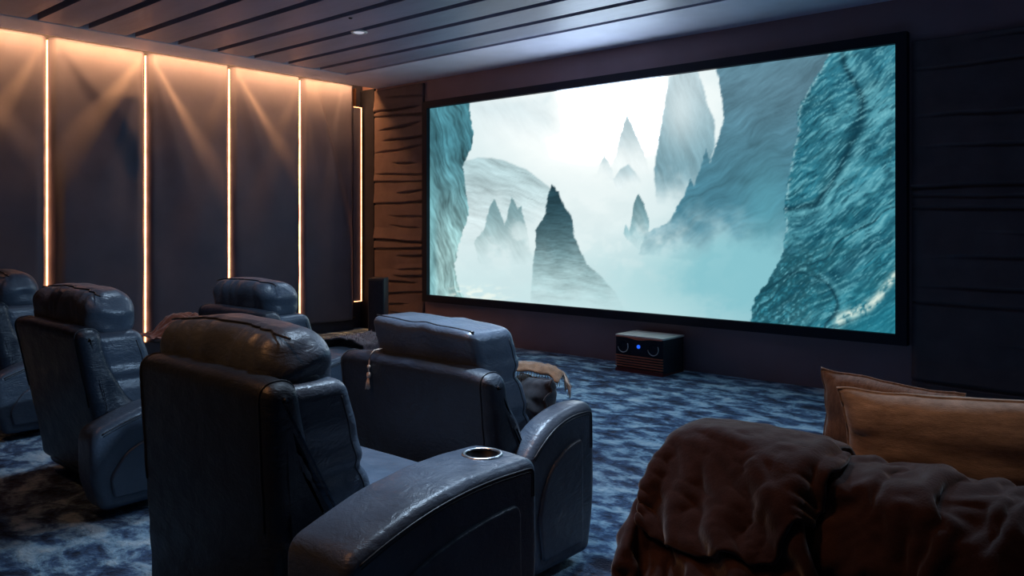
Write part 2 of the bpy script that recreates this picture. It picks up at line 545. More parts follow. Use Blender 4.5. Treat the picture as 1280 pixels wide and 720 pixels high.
# fog and sky
glow = np.exp(-(((A - 748) / 150) ** 2 + ((B - 135) / 95) ** 2))
IMG = lerp3(c3(212, 228, 230), c3(253, 255, 252), ss(.10, .80, glow + .25 * (fog1 - .5)))
IMG = lerp3(IMG, c3(190, 220, 222) + 0 * IMG, .8 * ss(270, 400, B + 50 * (fog1 - .5)))
IMG = mixin(IMG, c3(154, 200, 206), .95 * np.exp(-(((A - 885) / 130) ** 2 + ((B - 345) / 62) ** 2)))
IMG = mixin(IMG, c3(132, 186, 196), .8 * ss(820, 960, A) * ss(250, 340, B))
IMG = mixin(IMG, c3(236, 243, 242), .6 * np.exp(-(((A - 740) / 90) ** 2 + ((B - 265) / 45) ** 2)))
IMG = mixin(IMG, c3(196, 216, 219), .35 * ss(.5, .75, fog1) * ss(160, 260, B))
def rock(poly, top, bot, y0, y1, soft=1.0, tex=.12, s=0, ang=.6, fade=None, jag=1.2, tsc=1.0):
    """a rock silhouette: colour runs from top to bot, fades into the fog between fade[0] and fade[1]"""
    global IMG
    w = (fbm(A / 7, B / 7, s + 40, 3) - .5) * 2 * jag + (fbm(A / 2.2, B / 2.2, s + 41, 2) - .5) * jag
    m = ss(-soft, soft, sdist(poly, A, B) + w)
    ca, sa = math.cos(ang), math.sin(ang)
    p = (A * ca + B * sa) / tsc; q = (-A * sa + B * ca) / tsc
    wp = 14 * (fbm(A / 40, B / 40, s + 60, 3) - .5)
    t = .55 * (fbm(p / 60, (q + wp) / 9, s) - .5) + .35 * (fbm(p / 22, (q + wp) / 2.6, s + 3, 4) - .5) + .25 * (fbm(A / 40, B / 30, s + 5, 2) - .5)
    cr_ = np.abs(vnoise(p / 120, (q + 1.2 * wp) / 26, s + 9) - .5)
    t = t - .16 * np.exp(-(cr_ / .025) ** 2) + .26 * (fbm(p / 9, (q + wp) / 1.7, s + 12, 2) - .5)
    col = lerp3(c3(*top), c3(*bot), ss(y0, y1, B)) * (1 + tex * 3.2 * t[..., None])
    if fade: m = m * (1 - ss(fade[0], fade[1], B + 40 * (fog2 - .5)))
    IMG = mixin(IMG, col, m)
    return m
# far pale slope, hill, far spires
rock([(585, 128), (690, 116), (700, 150), (716, 195), (690, 205), (640, 180), (585, 185)], (208, 224, 228), (232, 240, 241), 120, 210, 16, .03, 1, .9, (110, 215))
rock([(570, 204), (600, 197), (625, 199), (660, 212), (688, 234), (704, 262), (690, 330), (570, 330)], (172, 197, 201), (205, 222, 224), 200, 300, 1.5, .14, 2, .30, (225, 320), 1)
rock([(765, 215), (775, 178), (785, 143), (794, 165), (806, 190), (818, 230), (760, 240)], (176, 198, 204), (228, 238, 239), 143, 225, 1.2, .05, 3, 1.2, (170, 240))
rock([(748, 216), (757, 194), (767, 214), (768, 225), (746, 225)], (176, 200, 206), (222, 234, 236), 195, 222, 1, .05, 4, 1, (198, 226))
rock([(768, 224), (777, 212), (787, 205), (795, 214), (804, 228), (790, 238), (770, 236)], (176, 200, 206), (222, 234, 236), 205, 235, 1, .05, 5, 1, (210, 238))
# tall pillar
rock([(838, 96), (850, 92), (872, 84), (880, 108), (886, 132), (894, 150), (895, 182), (886, 214), (870, 244), (845, 262), (822, 256), (819, 216), (824, 180), (829, 150)], (178, 200, 207), (120, 158, 170), 90, 215, 1.5, .10, 6, 1.25, (205, 268))
IMG = mixin(IMG, c3(226, 236, 237), .55 * np.exp(-(((A - 852) / 22) ** 2 + ((B - 140) / 40) ** 2)))
# middle cliff
rock([(896, 80), (1060, 50), (1060, 330), (960, 335), (800, 318), (808, 292), (838, 277), (858, 242), (864, 224), (869, 234), (878, 206), (884, 187), (889, 204), (898, 176), (906, 152), (903, 118)], (88, 124, 140), (70, 122, 140), 90, 260, 1.2, .16, 7, -.55, (252, 335), 1.6, 1.3)
IMG = mixin(IMG, c3(96, 168, 182), .55 * np.exp(-(((A - 962) / 36) ** 2 + ((B - 270) / 60) ** 2)))
IMG = mixin(IMG, c3(130, 188, 198), .92 * ss(.0, .45, np.exp(-(((A - 930) / 110) ** 2 + ((B - 345) / 60) ** 2)) - .35 + .5 * (fog2 - .5)))
# left and right middle spires
rock([(594, 300), (606, 288), (613, 262), (619, 249), (626, 264), (632, 282), (636, 268), (641, 246), (648, 262), (653, 258), (660, 288), (668, 330), (600, 330)], (118, 152, 158), (176, 202, 204), 250, 310, 1, .12, 8, 1.0, (278, 335), 1.5)
rock([(786, 300), (781, 292), (783, 279), (788, 290), (791, 274), (793, 256), (799, 242), (806, 254), (813, 280), (811, 300), (800, 312)], (96, 132, 140), (150, 186, 192), 245, 300, .8, .12, 9, 1.1, (280, 318), 1)
IMG = mixin(IMG, c3(222, 235, 235), .5 * ss(.48, .7, fog2) * np.exp(-(((A - 700) / 150) ** 2 + ((B - 300) / 40) ** 2)))
# central spire
rock([(662, 392), (667, 340), (671, 305), (671, 288), (683, 268), (686, 244), (691, 231), (699, 240), (707, 260), (711, 264), (717, 274), (719, 297), (729, 316), (735, 330), (752, 345), (770, 365), (785, 392)], (38, 66, 76), (150, 184, 187), 245, 370, 1, .26, 10, .1, (298, 400), 1.5, .8)
# left foreground cliff
rock([(520, 120), (586, 120), (588, 140), (593, 165), (590, 188), (579, 208), (583, 235), (587, 268), (577, 300), (569, 335), (576, 360), (583, 380), (520, 390)], (66, 118, 130), (146, 182, 182), 170, 330, 1, .45, 12, 1.25, None, 2, 1.1)
IMG = mixin(IMG, c3(120, 190, 200), .5 * ss(552, 540, A) * ss(170, 260, B))
IMG = mixin(IMG, c3(238, 244, 232), .75 * ss(.45, .7, fbm(A / 12, B / 4, 60)) * ss(352, 366, B) * ss(655, 600, A) * ss(556, 575, A))
# right foreground cliff
mR = rock([(1042, 55), (1140, 40), (1140, 430), (930, 430), (940, 398), (944, 374), (962, 350), (978, 322), (984, 284), (982, 258), (985, 236), (990, 205), (999, 165), (999, 138), (1012, 112), (1030, 84)], (46, 112, 130), (40, 108, 124), 80, 380, 1, .26, 14, -.62, None, 2.2, 1.25)
pR = A * math.cos(-.62) + B * math.sin(-.62); qR = -A * math.sin(-.62) + B * math.cos(-.62)
wR = 26 * (fbm(A / 60, B / 60, 84, 3) - .5)
IMG = mixin(IMG, c3(96, 166, 180), .62 * mR * ss(.48, .72, fbm(pR / 95, (qR + wR) / 26, 85, 4)))
IMG = mixin(IMG, c3(18, 66, 84), .60 * mR * ss(.52, .75, fbm(pR / 110, (qR + wR) / 20, 86, 4)))
for sd, wd, sc_ in ((87, .012, 1.9), (92, .011, 1.5)):
    e_ = vnoise(pR / (120 * sc_), (qR + 1.4 * wR) / (40 * sc_), sd) - .5
    IMG = mixin(IMG, c3(10, 44, 58), .80 * mR * np.exp(-(e_ / wd) ** 2))
    IMG = mixin(IMG, c3(120, 186, 196), .28 * mR * np.exp(-((e_ - 3 * wd) / (2 * wd)) ** 2))
st_ = fbm(pR / 13, (qR + wR) / 1.9, 95, 3)
IMG = mixin(IMG, c3(126, 192, 202), .55 * mR * ss(.52, .78, st_))
IMG = mixin(IMG, c3(12, 54, 70), .55 * mR * ss(.46, .24, st_))
rough = fbm(A / 3.0, B / 3.0, 77, 4)
IMG = mixin(IMG, c3(26, 72, 84), .75 * mR * ss(285, 330, B) * ss(1060, 1015, A + (B - 330) * .35) * ss(.30, .62, rough))
IMG = mixin(IMG, c3(30, 120, 140), .5 * mR * ss(330, 395, B) * ss(1040, 1080, A))
band = np.abs(B - (412 - .95 * (A - 1046) + 10 * np.sin(A / 17.0)))
IMG = mixin(IMG, c3(232, 240, 226), .9 * mR * np.exp(-(band / (5 + 6 * fog2)) ** 2) * ss(1036, 1052, A) * ss(.25, .6, fbm(A / 6, B / 6, 71)))
rimm = ss(-1, 1, sdist([(1042, 55), (1140, 40), (1140, 430), (930, 430), (940, 398), (944, 374), (962, 350), (978, 322), (984, 284), (982, 258), (985, 236), (990, 205), (999, 165), (999, 138), (1012, 112), (1030, 84)], A, B)) * np.exp(-(np.clip(sdist([(1042, 55), (1140, 40), (1140, 430), (930, 430), (940, 398), (944, 374), (962, 350), (978, 322), (984, 284), (982, 258), (985, 236), (990, 205), (999, 165), (999, 138), (1012, 112), (1030, 84)], A, B), 0, 99) / 3) ** 2) * ss(330, 290, B) * ss(.4, .6, rough)
IMG = mixin(IMG, c3(190, 222, 226), .6 * rimm)
IMG = np.clip(IMG, 0, 255) / 255
LIN = np.where(IMG <= .04045, IMG / 12.92, ((IMG + .055) / 1.055) ** 2.4)

LIN = LIN * (1 + HDR * np.clip((LIN.min(2) - .88) / .12, 0, 1)[..., None] * c3(.75, .97, 1.28))

verts = np.stack([Xg.ravel(), np.full(Xg.size, -.02), Zg.ravel()], 1)
me = bpy.data.meshes.new('picture')
fc = []
for i in range(NU - 1):
    for j in range(NV - 1):
        a = i * NV + j
        fc.append((a, a + NV, a + NV + 1, a + 1))
me.from_pydata(verts.tolist(), [], fc); me.update()
att = me.attributes.new('picture_colour', 'FLOAT_COLOR', 'POINT')
att.data.foreach_set('color', np.concatenate([LIN.reshape(-1, 3), np.ones((Xg.size, 1))], 1).astype(np.float32).ravel())
t = NT('projected_picture')
an = t.n('ShaderNodeAttribute'); an.attribute_name = 'picture_colour'
em = t.n('ShaderNodeEmission'); t.l(an.outputs['Color'], em.inputs['Color']); em.inputs['Strength'].default_value = SCREEN_GAIN
t.l(em.outputs[0], t.out.inputs['Surface'])
me.materials.append(t.m)
link(bpy.data.objects.new('picture', me), sc_t)
# ------------------------------------------------------------------ recliners
def shell_outline(H, lean, z0=.09):
    pts = [(lean, z0), (lean * .80, .30), (lean * .35, .60), (0.0, H - .005), (.115, H), (.135, H * .85), (.175, .66), (.25, .53), (.36, .44), (.46, .40), (.46, z0)]
    rad = [.05, .2, .2, .055, .055, .12, .12, .12, .1, .05, .02]
    return resample(round_poly(pts, rad, 6), .03)

def arm_outline(ya, yb, H, drop, z0=.045):
    """side view of an armrest: low at the rear, crowned, rounded at the front"""
    L = yb - ya
    pts = [(ya + .05, z0), (ya, .20), (ya, H - drop), (ya + L * .2, H - drop * .50), (ya + L * .42, H - drop * .14), (ya + L * .68, H + .004), (yb, H - .004), (yb + .005, .25), (yb - .035, z0)]
    rad = [.04, .05, .05, .12, .12, .12, .055, .1, .04]
    return resample(round_poly(pts, rad, 6), .03)

def make_chair(name_label, cx, y0, rz, group, hw=.43, H=.93, lean=.09, style='roll', top=1.08, hrw=None, ar=(.50, .78), al=(.42, .62),
               al_start=.26, arm_h=.632, arm_drop=.11, arm_front=.785, ar_start=0.0, cw=None, cdx=0.0, hy=.205, cup=False, seat_front=.80, seed=1, hx=0.0, front=0.75):
    c = thing('recliner', name_label, 'recliner', (cx, y0, 0), rz, group)
    hrw = hrw or hw - .04
    cw = cw or hw - .034
    # base
    obj('base', xf(rbox(hw + .02, (seat_front - lean) / 2 - .03, .15, .05, (8, 8, 4)), Matrix.Translation((.02, (seat_front + lean) / 2, .19))), M['leather_shell'], c)
    obj('plinth', xf(rbox(hw - .03, (seat_front - lean) / 2 - .10, .03, .01, (2, 2, 1), 2), Matrix.Translation((.02, (seat_front + lean) / 2, .03))), M['plinth'], c)
    # shell
    def shell_fn(p):
        t = sstep(H - .22, H, p.z)
        p.z -= .022 * t * (p.x / hw) ** 4 + .004 * t * nz(p.x * 5, 0, 0, seed)
        rear = sstep(.16, .02, p.y)
        p.y += -.018 * rear * (1 - (p.x / hw) ** 2) + .005 * nz(p.x * 3, p.z * 3, 1, seed)
        # soft dents in the flared flank
        fl = sstep(hw - .08, hw, abs(p.x)) * sstep(.75, .5, p.z)
        p.x += (1 if p.x > 0 else -1) * fl * .008 * math.sin(p.z * 46 + p.y * 20 + 2 * nz(p.x, p.y * 6, p.z * 6, seed))
        return p
    sh = extrude(shell_outline(H, lean), -hw, hw, .045, 6, 14)
    obj('back_shell', deform(sh, shell_fn), M['leather_shell'], c)
    # seam piping where the flank meets the back
    ol = [p for p in shell_outline(H, lean)]
    for sx in (-1, 1):
        path = [Vector((sx * (hw - .044), p.x, p.y)) for p in offset(ol, -.0015) if p.y > .46 and p.x < .155]
        path.sort(key=lambda q: 0)
        # order: up the rear, over the top and down the front
        path = [shell_fn(q.copy()) for q in path]
        obj('piping', tube(path, .0035, 6), M['piping'], sh_last(c))
    # back cushion
    zt = H - .045 if style == 'roll' else top
    zb = .42
    def cush_fn(p):
        z = p.z; u = p.x / cw
        pin = math.exp(-((z - .62) / .022) ** 2)
        pin2 = math.exp(-((z - (top - .23)) / .028) ** 2) if style == 'tall' else 0
        rel = p.y
        y = rel * (1 - .10 * pin - .22 * pin2) + .215 + (.86 - z) * .30
        y += (.03 if rel > 0 else .01) * (1 - u * u) * (1 - pin) * (1 if rel > 0 else -1)
        fold = .003 * math.sin(z * 50 + 3 * nz(u * 2, z * 5, 0, seed)) * sstep(.6, 1, abs(u)) * (math.exp(-((z - .60) / .09) ** 2) + math.exp(-((z - (zt - .16)) / .07) ** 2))
        s = 1 - .02 * pin - .03 * pin2
        x = p.x * s + (1 if u > 0 else -1) * fold
        if style == 'tall':
            z -= .014 * (u + 1) * sstep(top - .2, top, z) - .010 * nz(u * 3, 0, z, seed) * sstep(top - .15, top, z)
        return Vector((x + cdx, y - .012 + .008 * nz(u * 3, z * 7, rel * 4, seed + 2), z))
    cu = rbox(cw, .125, (zt - zb) / 2, .045, (16, 5, 34))
    cu = xf(cu, Matrix.Translation((0, 0, (zt + zb) / 2)))
    co_ = obj('back_cushion', deform(cu, cush_fn), M['leather'], c)
    # welt round the side of the cushion
    for sx in (-1, 1):
        path = []
        for k in range(30):
            z = zb + .05 + (zt - .1 - zb) * k / 29
            path.append(cush_fn(Vector((sx * (cw - .002), .080, z))))
        obj('piping', tube(path, .004, 6), M['piping'], co_)
    # headrest
    if style == 'roll':
        hh, hd = .128, .135
        def head_fn(p):
            u = p.x / hrw
            t = sstep(0, hh, p.z)
            # gathered leather: pleats run down from the top rear seam
            pl = math.sin(p.x * 44 + 9 * nz(p.x * 5, p.z * 3, 0, seed) + p.z * 9 * u)
            amp = .014 * sstep(-.05, .10, p.z) * sstep(.04, -.08, p.y) * (.45 + .55 * max(0, nz(p.x * 3, 1, 2, seed) + .4))
            side = sstep(.80, 1.0, abs(u))
            fold = .006 * math.sin(p.z * 55 + 3 * nz(p.y * 8, p.z * 4, 3, seed)) * side
            seam = math.exp(-((p.y + .055) / .012) ** 2) * sstep(.06, .12, p.z) * .010
            q = Vector((p.x + (1 if u > 0 else -1) * fold, p.y - amp * pl, p.z + .016 * (1 - u * u) * t + .010 * nz(u * 2.2, p.y * 4, 5, seed) * t - seam - .012 * t * u * u))
            q.y += .25 * -(q.z) * .22
            q.y += .010 * nz(u * 3, q.z * 6, 2, seed)
            return q + Vector((hx, hy, top - hh - .01))
        he = obj('headrest', deform(rbox(hrw, hd, hh, .105, (40, 7, 8), 6), head_fn), M['leather'], c)
        path = [head_fn(Vector((-hrw * .97 + 2 * hrw * .97 * k / 39, -.056, hh - .002))) + Vector((0, 0, .005)) for k in range(40)]
        obj('piping', tube(path, .004, 6), M['piping'], he)
        neck = rbox(hrw - .03, .07, .05, .04, (6, 3, 3))
        obj('neck_pad', xf(neck, Matrix.Translation((hx * .5, .20, H - .06))), M['leather'], c)
    else:
        path = []
        for k in range(40):
            path.append(cush_fn(Vector((-(cw - .02) + 2 * (cw - .02) * k / 39, -.085, top - .006))) + Vector((0, -.004, .004)))
        obj('piping', tube(path, .0045, 6), M['piping'], co_)
    # seat
    ys0, ys1 = .22, seat_front
    xl, xr = -al[0], ar[0]
    def seat_fn(p):
        u = p.x / ((xr - xl) / 2)
        p.z += .022 * (1 - u * u) * sstep(0, .06, p.z) * (1 - (p.y / ((ys1 - ys0) / 2)) ** 2) + .005 * nz(p.x * 5, p.y * 5, 0, seed)
        return p + Vector(((xl + xr) / 2, (ys0 + ys1) / 2, .415))
    obj('seat_cushion', deform(rbox((xr - xl) / 2 - .004, (ys1 - ys0) / 2, .09, .05, (12, 10, 3)), seat_fn), M['leather'], c)
    obj('footrest', xf(rbox((xr - xl) / 2 - .01, .035, .135, .03, (8, 2, 5)), Matrix.Translation(((xl + xr) / 2, seat_front - .01, .20))), M['leather'], c)
    # armrests
    for side, (a0, a1), ya in ((1, ar, ar_start), (-1, al, al_start)):
        ol = arm_outline(ya, arm_front, arm_h, arm_drop * (1 if ya < .2 else .7))
        x0, x1 = (a0, a1) if side > 0 else (-a1, -a0)
        def arm_fn(p, x0=x0, x1=x1):
            u = (p.x - x0) / (x1 - x0) * 2 - 1
            t = sstep(arm_h - .2, arm_h - .08, p.z)
            p.z += .010 * (1 - u * u) * t + .003 * nz(p.x * 9, p.y * 9, 1, seed) * t
            return p
        a = obj('armrest', deform(extrude(ol, x0, x1, .032, 5, 8), arm_fn), M['leather'], c)
        xo = x1 if side > 0 else x0
        # twin seam lines along the top outer edge
        for dz, r in ((-.026, .0040), (-.037, .0030)):
            off = offset(ol, -dz)
            path = [Vector((xo - side * .001, p.x, p.y)) for p, q in zip(off, ol) if q.y > arm_h - arm_drop - .03 and q.x > ya + .03]
            if len(path) > 3: obj('piping', tube(path, r, 6), M['piping'], a)
        # raised outer side panel with an arched top
        L = arm_front - ya
        zl_, zh_, yl_, yh_ = arm_h - arm_drop - .22, arm_h - .125, ya + .08, arm_front - .10
        pp = [(yl_ + .02, .10)] + [(yl_ + (yh_ - yl_) * q / 8, zl_ + (zh_ - zl_) * math.sqrt(max(0, 1 - (1 - q / 8) ** 2))) for q in range(9)] + [(yh_ + .005, .10)]
        po = resample(round_poly(pp, [.02] + [.03] * 8 + [.05, .02], 6), .03)
        pv = extrude(po, xo - .012, xo + .012, .010, 4, 2)
        obj('side_panel', pv, M['leather'], a)
        if cup and side > 0:
            cyy, cxx, cr = arm_front - .125, (a0 + a1) / 2 + .002, .060
            cut = obj('cutter', xf(lathe([(cr, -.09), (cr, .1)], 40), Matrix.Translation((cxx, cyy, arm_h))), M['leather'])
            cut.parent = c
            md = a.modifiers.new('b', 'BOOLEAN'); md.operation = 'DIFFERENCE'; md.object = cut; md.solver = 'EXACT'
            bpy.context.view_layer.update()
            dg = bpy.context.evaluated_depsgraph_get()
            nm = bpy.data.meshes.new_from_object(a.evaluated_get(dg))
            a.modifiers.clear(); a.data = nm
            bpy.data.objects.remove(cut)
            ch = obj('cup_holder', xf(lathe([(.001, -.083), (cr - .004, -.082), (cr - .0035, .006), (cr - .001, .008), (cr - .0005, -.086), (.001, -.0865)], 40, 'z', False), Matrix.Translation((cxx, cyy, arm_h + .004))), M['cup_dark'], c)
            ch['label'] = 'dark cup holder with thin metal rim'
            obj('rim', xf(lathe([(cr - .005, .006), (cr - .004, .0105), (cr + .004, .0115), (cr + .008, .008), (cr + .009, .004), (cr - .004, .003), (cr - .005, .006)], 48, 'z', False), Matrix.Translation((cxx, cyy, arm_h + .004))), M['silver'], ch)
    return c
def sh_last(c):
    return [o for o in c.children if o.name.split('.')[0] == 'back_shell'][-1]

G = 'dark leather recliners facing the screen'
make_chair('large foreground leather recliner with a cup holder in its right arm', -2.43, 1.26, 0, G, hw=.42, H=.955, lean=.05, top=1.075, hrw=.39, hx=-.06, cup=True, seed=1)
make_chair('leather recliner at left, back turned, bluish lit flank, second from the photo left edge', -4.51, 1.52, 0, G, hw=.45, H=.905, lean=.15, top=1.075, hrw=.41, hx=-.02,
           ar=(.44, .62), al=(.42, .5), arm_h=.54, arm_drop=.12, arm_front=.75, seed=2)
make_chair('leather recliner cut off by the left edge of the photo', -6.36, 1.68, 0, G, hw=.45, H=.90, lean=.13, top=1.08, hrw=.41, hx=-.02,
           ar=(.44, .58), al=(.42, .5), arm_h=.54, arm_drop=.12, arm_front=.75, seed=3)
make_chair('farthest leather recliner, its headrest peeking over the foreground recliner', -4.75, 2.70, 0, G, hw=.43, H=.865, lean=.06, top=1.035, hrw=.36, hx=-.03,
           ar=(.44, .76), al=(.44, .80), al_start=.0, arm_h=.60, arm_front=.80, seed=4)
make_chair('leather recliner with a hanging tassel on its back and a cushion on its seat', -2.45, 2.17, 0, G, cw=.31, cdx=.03, hw=.46, H=.855, lean=.06, style='tall', top=1.01,
           ar=(.405, .535), al=(.46, .60), al_start=.22, arm_h=.65, arm_drop=.16, arm_front=.58, seat_front=.60, ar_start=.12, seed=5)
# ------------------------------------------------------------------ tassel on the recliner back
t_ = thing('tassel', 'pale cord tassel hanging down the back of the right-hand recliner', 'tassel', (-2.655, 2.150, .70))
obj('cord', tube([(.028, .05, .17), (.022, .012, .168), (.012, .0, .15), (.004, -.002, .125), (0, -.002, .09), (0, -.002, .07)], .0032, 6), M['cord'], t_)
obj('knot', join(xf(lathe([(.001, -.014), (.007, -.010), (.009, 0), (.007, .010), (.001, .014)], 12), Matrix.Translation((0, -.003, .062))),
                 xf(lathe([(.001, -.009), (.006, -.006), (.0075, 0), (.006, .006), (.001, .009)], 12), Matrix.Translation((.002, -.003, .098)))), M['cord'], t_)
str_ = []
for k in range(14):
    a = k * 2.4; r = .009 * math.sqrt(k / 14)
    ex, ey = r * math.cos(a), -.004 + r * .5 * math.sin(a)
    str_.append(tube([(ex * .3, ey * .5 - .002, .052), (ex * 1.1, ey - .002, .03), (ex * 1.5 + .003 * math.sin(k), ey - .003, .002 + .006 * (k % 3))], .0018, 5))
obj('fringe', join(*str_), M['cord'], t_)['kind'] = 'stuff'

# ------------------------------------------------------------------ cushions
def cushion_vf(w, h, th, seed, n=30, sag=.0, pinch=.9, wr=1.0):
    """stuffed pillow standing in the x-z plane, base on z=0, thick along y"""
    V = []; F = []
    ids = {}
    for s in (-1, 1):
        for i in range(n + 1):
            for j in range(n + 1):
                u = -1 + 2 * i / n; v = -1 + 2 * j / n
                edge = (i in (0, n)) or (j in (0, n))
                if edge and s == 1 and (i, j, -1) in ids:
                    ids[(i, j, 1)] = ids[(i, j, -1)]; continue
                prof = (max(0, 1 - abs(u) ** 2.6) * max(0, 1 - abs(v) ** 2.6)) ** .45
                bow = 1 - .07 * (1 - u * u) * abs(v) ** 3; bow2 = 1 - .07 * (1 - v * v) * abs(u) ** 3
                x = u * w / 2 * bow2; z = (v * bow + 1) * h / 2
                y = s * th / 2 * prof
                y += wr * (.012 * nz(u * 2.2, v * 2.2, s, seed) + .006 * math.sin(9 * (abs(u) + .3 * nz(u * 3, v * 3, 1, seed)) * (1 + v)) * abs(u) ** 2)
                z -= sag * (1 - u * u) * sstep(-.2, 1, v)
                z += .008 * nz(u * 3, v * 2, 7, seed) * wr
                ids[(i, j, s)] = len(V); V.append(Vector((x, y, z)))
    for s in (-1, 1):
        for i in range(n):
            for j in range(n):
                q = [ids[(i, j, s)], ids[(i + 1, j, s)], ids[(i + 1, j + 1, s)], ids[(i, j + 1, s)]]
                if len(set(q)) >= 3: F.append(tuple(q))
    rim = [ids[(i, 0, -1)] for i in range(n)] + [ids[(n, j, -1)] for j in range(n)] + [ids[(i, n, -1)] for i in range(n, 0, -1)] + [ids[(0, j, -1)] for j in range(n, 0, -1)]
    return (V, F), [V[k].copy() for k in rim]

def pillow(name, label, loc, rot, w, h, th, mat, seed, group=None, sag=0, wr=1):
    vf, rim = cushion_vf(w, h, th, seed, sag=sag, wr=wr)
    t = thing(name, label, 'pillow', loc, 0, group); t.rotation_euler = rot
    obj('cover', vf, mat, t)
    obj('piping', tube(rim, .005, 6, True), mat, t)
    return t
R = math.radians
pillow('pillow', 'plump tan velvet pillow leaning on the low sofa, nearer of the two', (-.62, 3.24, .425), (R(10), R(-2), R(14)), .86, .375, .20, M['tan'], 21, 'pillows on the sofa')
pillow('pillow', 'taupe plush pillow behind the tan one on the low sofa', (-.95, 3.42, .415), (R(7), R(3), R(-3)), .54, .37, .15, M['tan_fur'], 22, 'pillows on the sofa')
pillow('cushion', 'small dark satin cushion wedged on the seat of the right-hand recliner', (-2.24, 2.68, .535), (R(-18), R(-6), R(-30)), .39, .20, .14, M['dark_cushion'], 23)

# ------------------------------------------------------------------ crumpled throws
def crumple(cx, cy, z0, rx, ry, h, seed, drop=.0, nu=54, nv=54, amp=.05, fr=5.0):
    V = []
    for i in range(nu):
        for j in range(nv):
            u = -1 + 2 * i / (nu - 1); v = -1 + 2 * j / (nv - 1)
            r = max(abs(u), abs(v)); rr = math.sqrt(u * u + v * v) / 1.41
            a = 1 - sstep(.35, 1.0, (u * u * u * u + v * v * v * v) ** .25)
            x, y = rx * u, ry * v
            rdg = 1 - abs(nz(x * fr + .4 * nz(x * 8, y * 8, 0, seed), y * fr * .6, 0, seed)) * 2.2
            r2 = 1 - abs(nz(x * fr * 2.3, y * fr * 1.7, 4, seed)) * 2
            z = h * a + amp * rdg * (.35 + .65 * a) + amp * .35 * r2 - drop * (1 - a)
            V.append(Vector((cx + x * (1 + .12 * nz(v * 2, u, 1, seed)), cy + y * (1 + .12 * nz(u * 2, v, 2, seed)), max(.012, z) + z0)))
    return V, grid_faces(nu, nv)
def cloth(name, vf, mat, th=.006):
    o = obj(name, vf, mat)
    m = o.modifiers.new('thick', 'SOLIDIFY'); m.thickness = th; m.offset = 1
    return o
o = cloth('throw_blanket', crumple(-5.52, 2.80, .60, .17, .28, .10, 31, 0, 80, 80, .045, 9), M['rust_throw'])
tag(o, 'rust brown crumpled throw heaped on the far recliner, left of the foreground headrest', 'throw')
def saddle(x0, x1, y0, y1, zt, over, seed, amp=.015):
    """cloth laid over an armrest and hanging a little on both flanks"""
    V = []; nu, nv = 40, 40; W = x1 - x0
    tot = W + 2 * over
    for i in range(nu):
        for j in range(nv):
            s = -over + tot * i / (nu - 1); v = j / (nv - 1)
            yy = y0 + (y1 - y0) * v
            if s < 0: x, z = x0 - .03 - .006 * math.sin(-s * 9), zt + s
            elif s > W: x, z = x1 + .03 + .006 * math.sin((s - W) * 9), zt - (s - W)
            else:
                x, z = x0 + s, zt + .012 * math.sin(PI * s / W)
            n = abs(nz(x * 8, yy * 6, z * 6, seed)) * amp * 1.6
            k = 1 if s > W else (-1 if s < 0 else 0)
            V.append(Vector((x + k * n, yy + .03 * nz(s * 6, v * 2, 0, seed), z + (n if k == 0 else 0))))
    return V, grid_faces(nu, nv)
o = cloth('fur_throw', saddle(-4.31, -3.99, 3.16, 3.47, .638, .075, 33, .022), M['fur'], .01)
hr = []
rnd = random.Random(3)
vs_ = [v.co.copy() for v in o.data.vertices]
for k in range(900):
    b_ = vs_[rnd.randrange(len(vs_))] + Vector((rnd.uniform(-.006, .006), rnd.uniform(-.006, .006), .008))
    d_ = Vector((rnd.uniform(-1, 1), rnd.uniform(-1, 1), rnd.uniform(.3, .9))).normalized() * rnd.uniform(.018, .04)
    s_ = d_.cross(Vector((0, 0, 1))).normalized() * .0022
    hr.append(([b_ - s_, b_ + s_, b_ + d_ + Vector((0, 0, -.006))], [(0, 1, 2)]))
f_ = obj('fur', join(*hr), M['fur_tip'], o); f_['kind'] = 'stuff'
tag(o, 'mottled furry throw lying on the right arm of the farthest recliner', 'throw')

# fringed brown cloth over the dark cushion
def ribbon(path, width, seed, n=40, m=14):
    V = []
    P = [Vector(p) for p in path]
    for i in range(n):
        t = i / (n - 1) * (len(P) - 1); k = min(int(t), len(P) - 2); f = t - k
        p = P[k].lerp(P[k + 1], f); d = (P[k + 1] - P[k]).normalized()
        s = Vector((d.y, -d.x, 0)).normalized()
        for j in range(m):
            w = (j / (m - 1) - .5)
            q = p + s * w * width * (1 + .25 * nz(t * 2, w, 0, seed))
            q.z += -.35 * width * (2 * w) ** 2 * .6 + .010 * nz(t * 3, w * 5, 1, seed)
            V.append(q)
    return V, grid_faces(n, m)
ft = thing('fringed_throw', 'brown fringed cloth draped over the dark cushion toward the recliner arm', 'throw', (0, 0, 0))
rb = ribbon([(-2.45, 2.665, .765), (-2.39, 2.70, .778), (-2.32, 2.735, .782), (-2.24, 2.77, .780), (-2.17, 2.795, .770), (-2.125, 2.81, .738)], .13, 41)
c_ = obj('cloth', rb, M['brown_throw'], ft); m_ = c_.modifiers.new('thick', 'SOLIDIFY'); m_.thickness = .008
fs = []
rnd = random.Random(5)
for j in range(26):
    w = j / 25 - .5
    p = Vector((-2.125 + .09 * w, 2.81 - .09 * w, .738 - .02 * (2 * w) ** 2))
    fs.append(tube([p, p + Vector((.012 + .01 * rnd.random(), .008 * rnd.uniform(-1, 1), -.022)), p + Vector((.016 + .02 * rnd.random(), .014 * rnd.uniform(-1, 1), -.045 - .03 * rnd.random()))], .0017, 5))
for j in range(22):
    p = Vector((-2.36 + .22 * j / 21, 2.66 + .14 * j / 21, .748))
    fs.append(tube([p, p + Vector((.006, -.012, -.02)), p + Vector((.008 + .01 * rnd.random(), -.016, -.045 - .02 * rnd.random()))], .0016, 5))
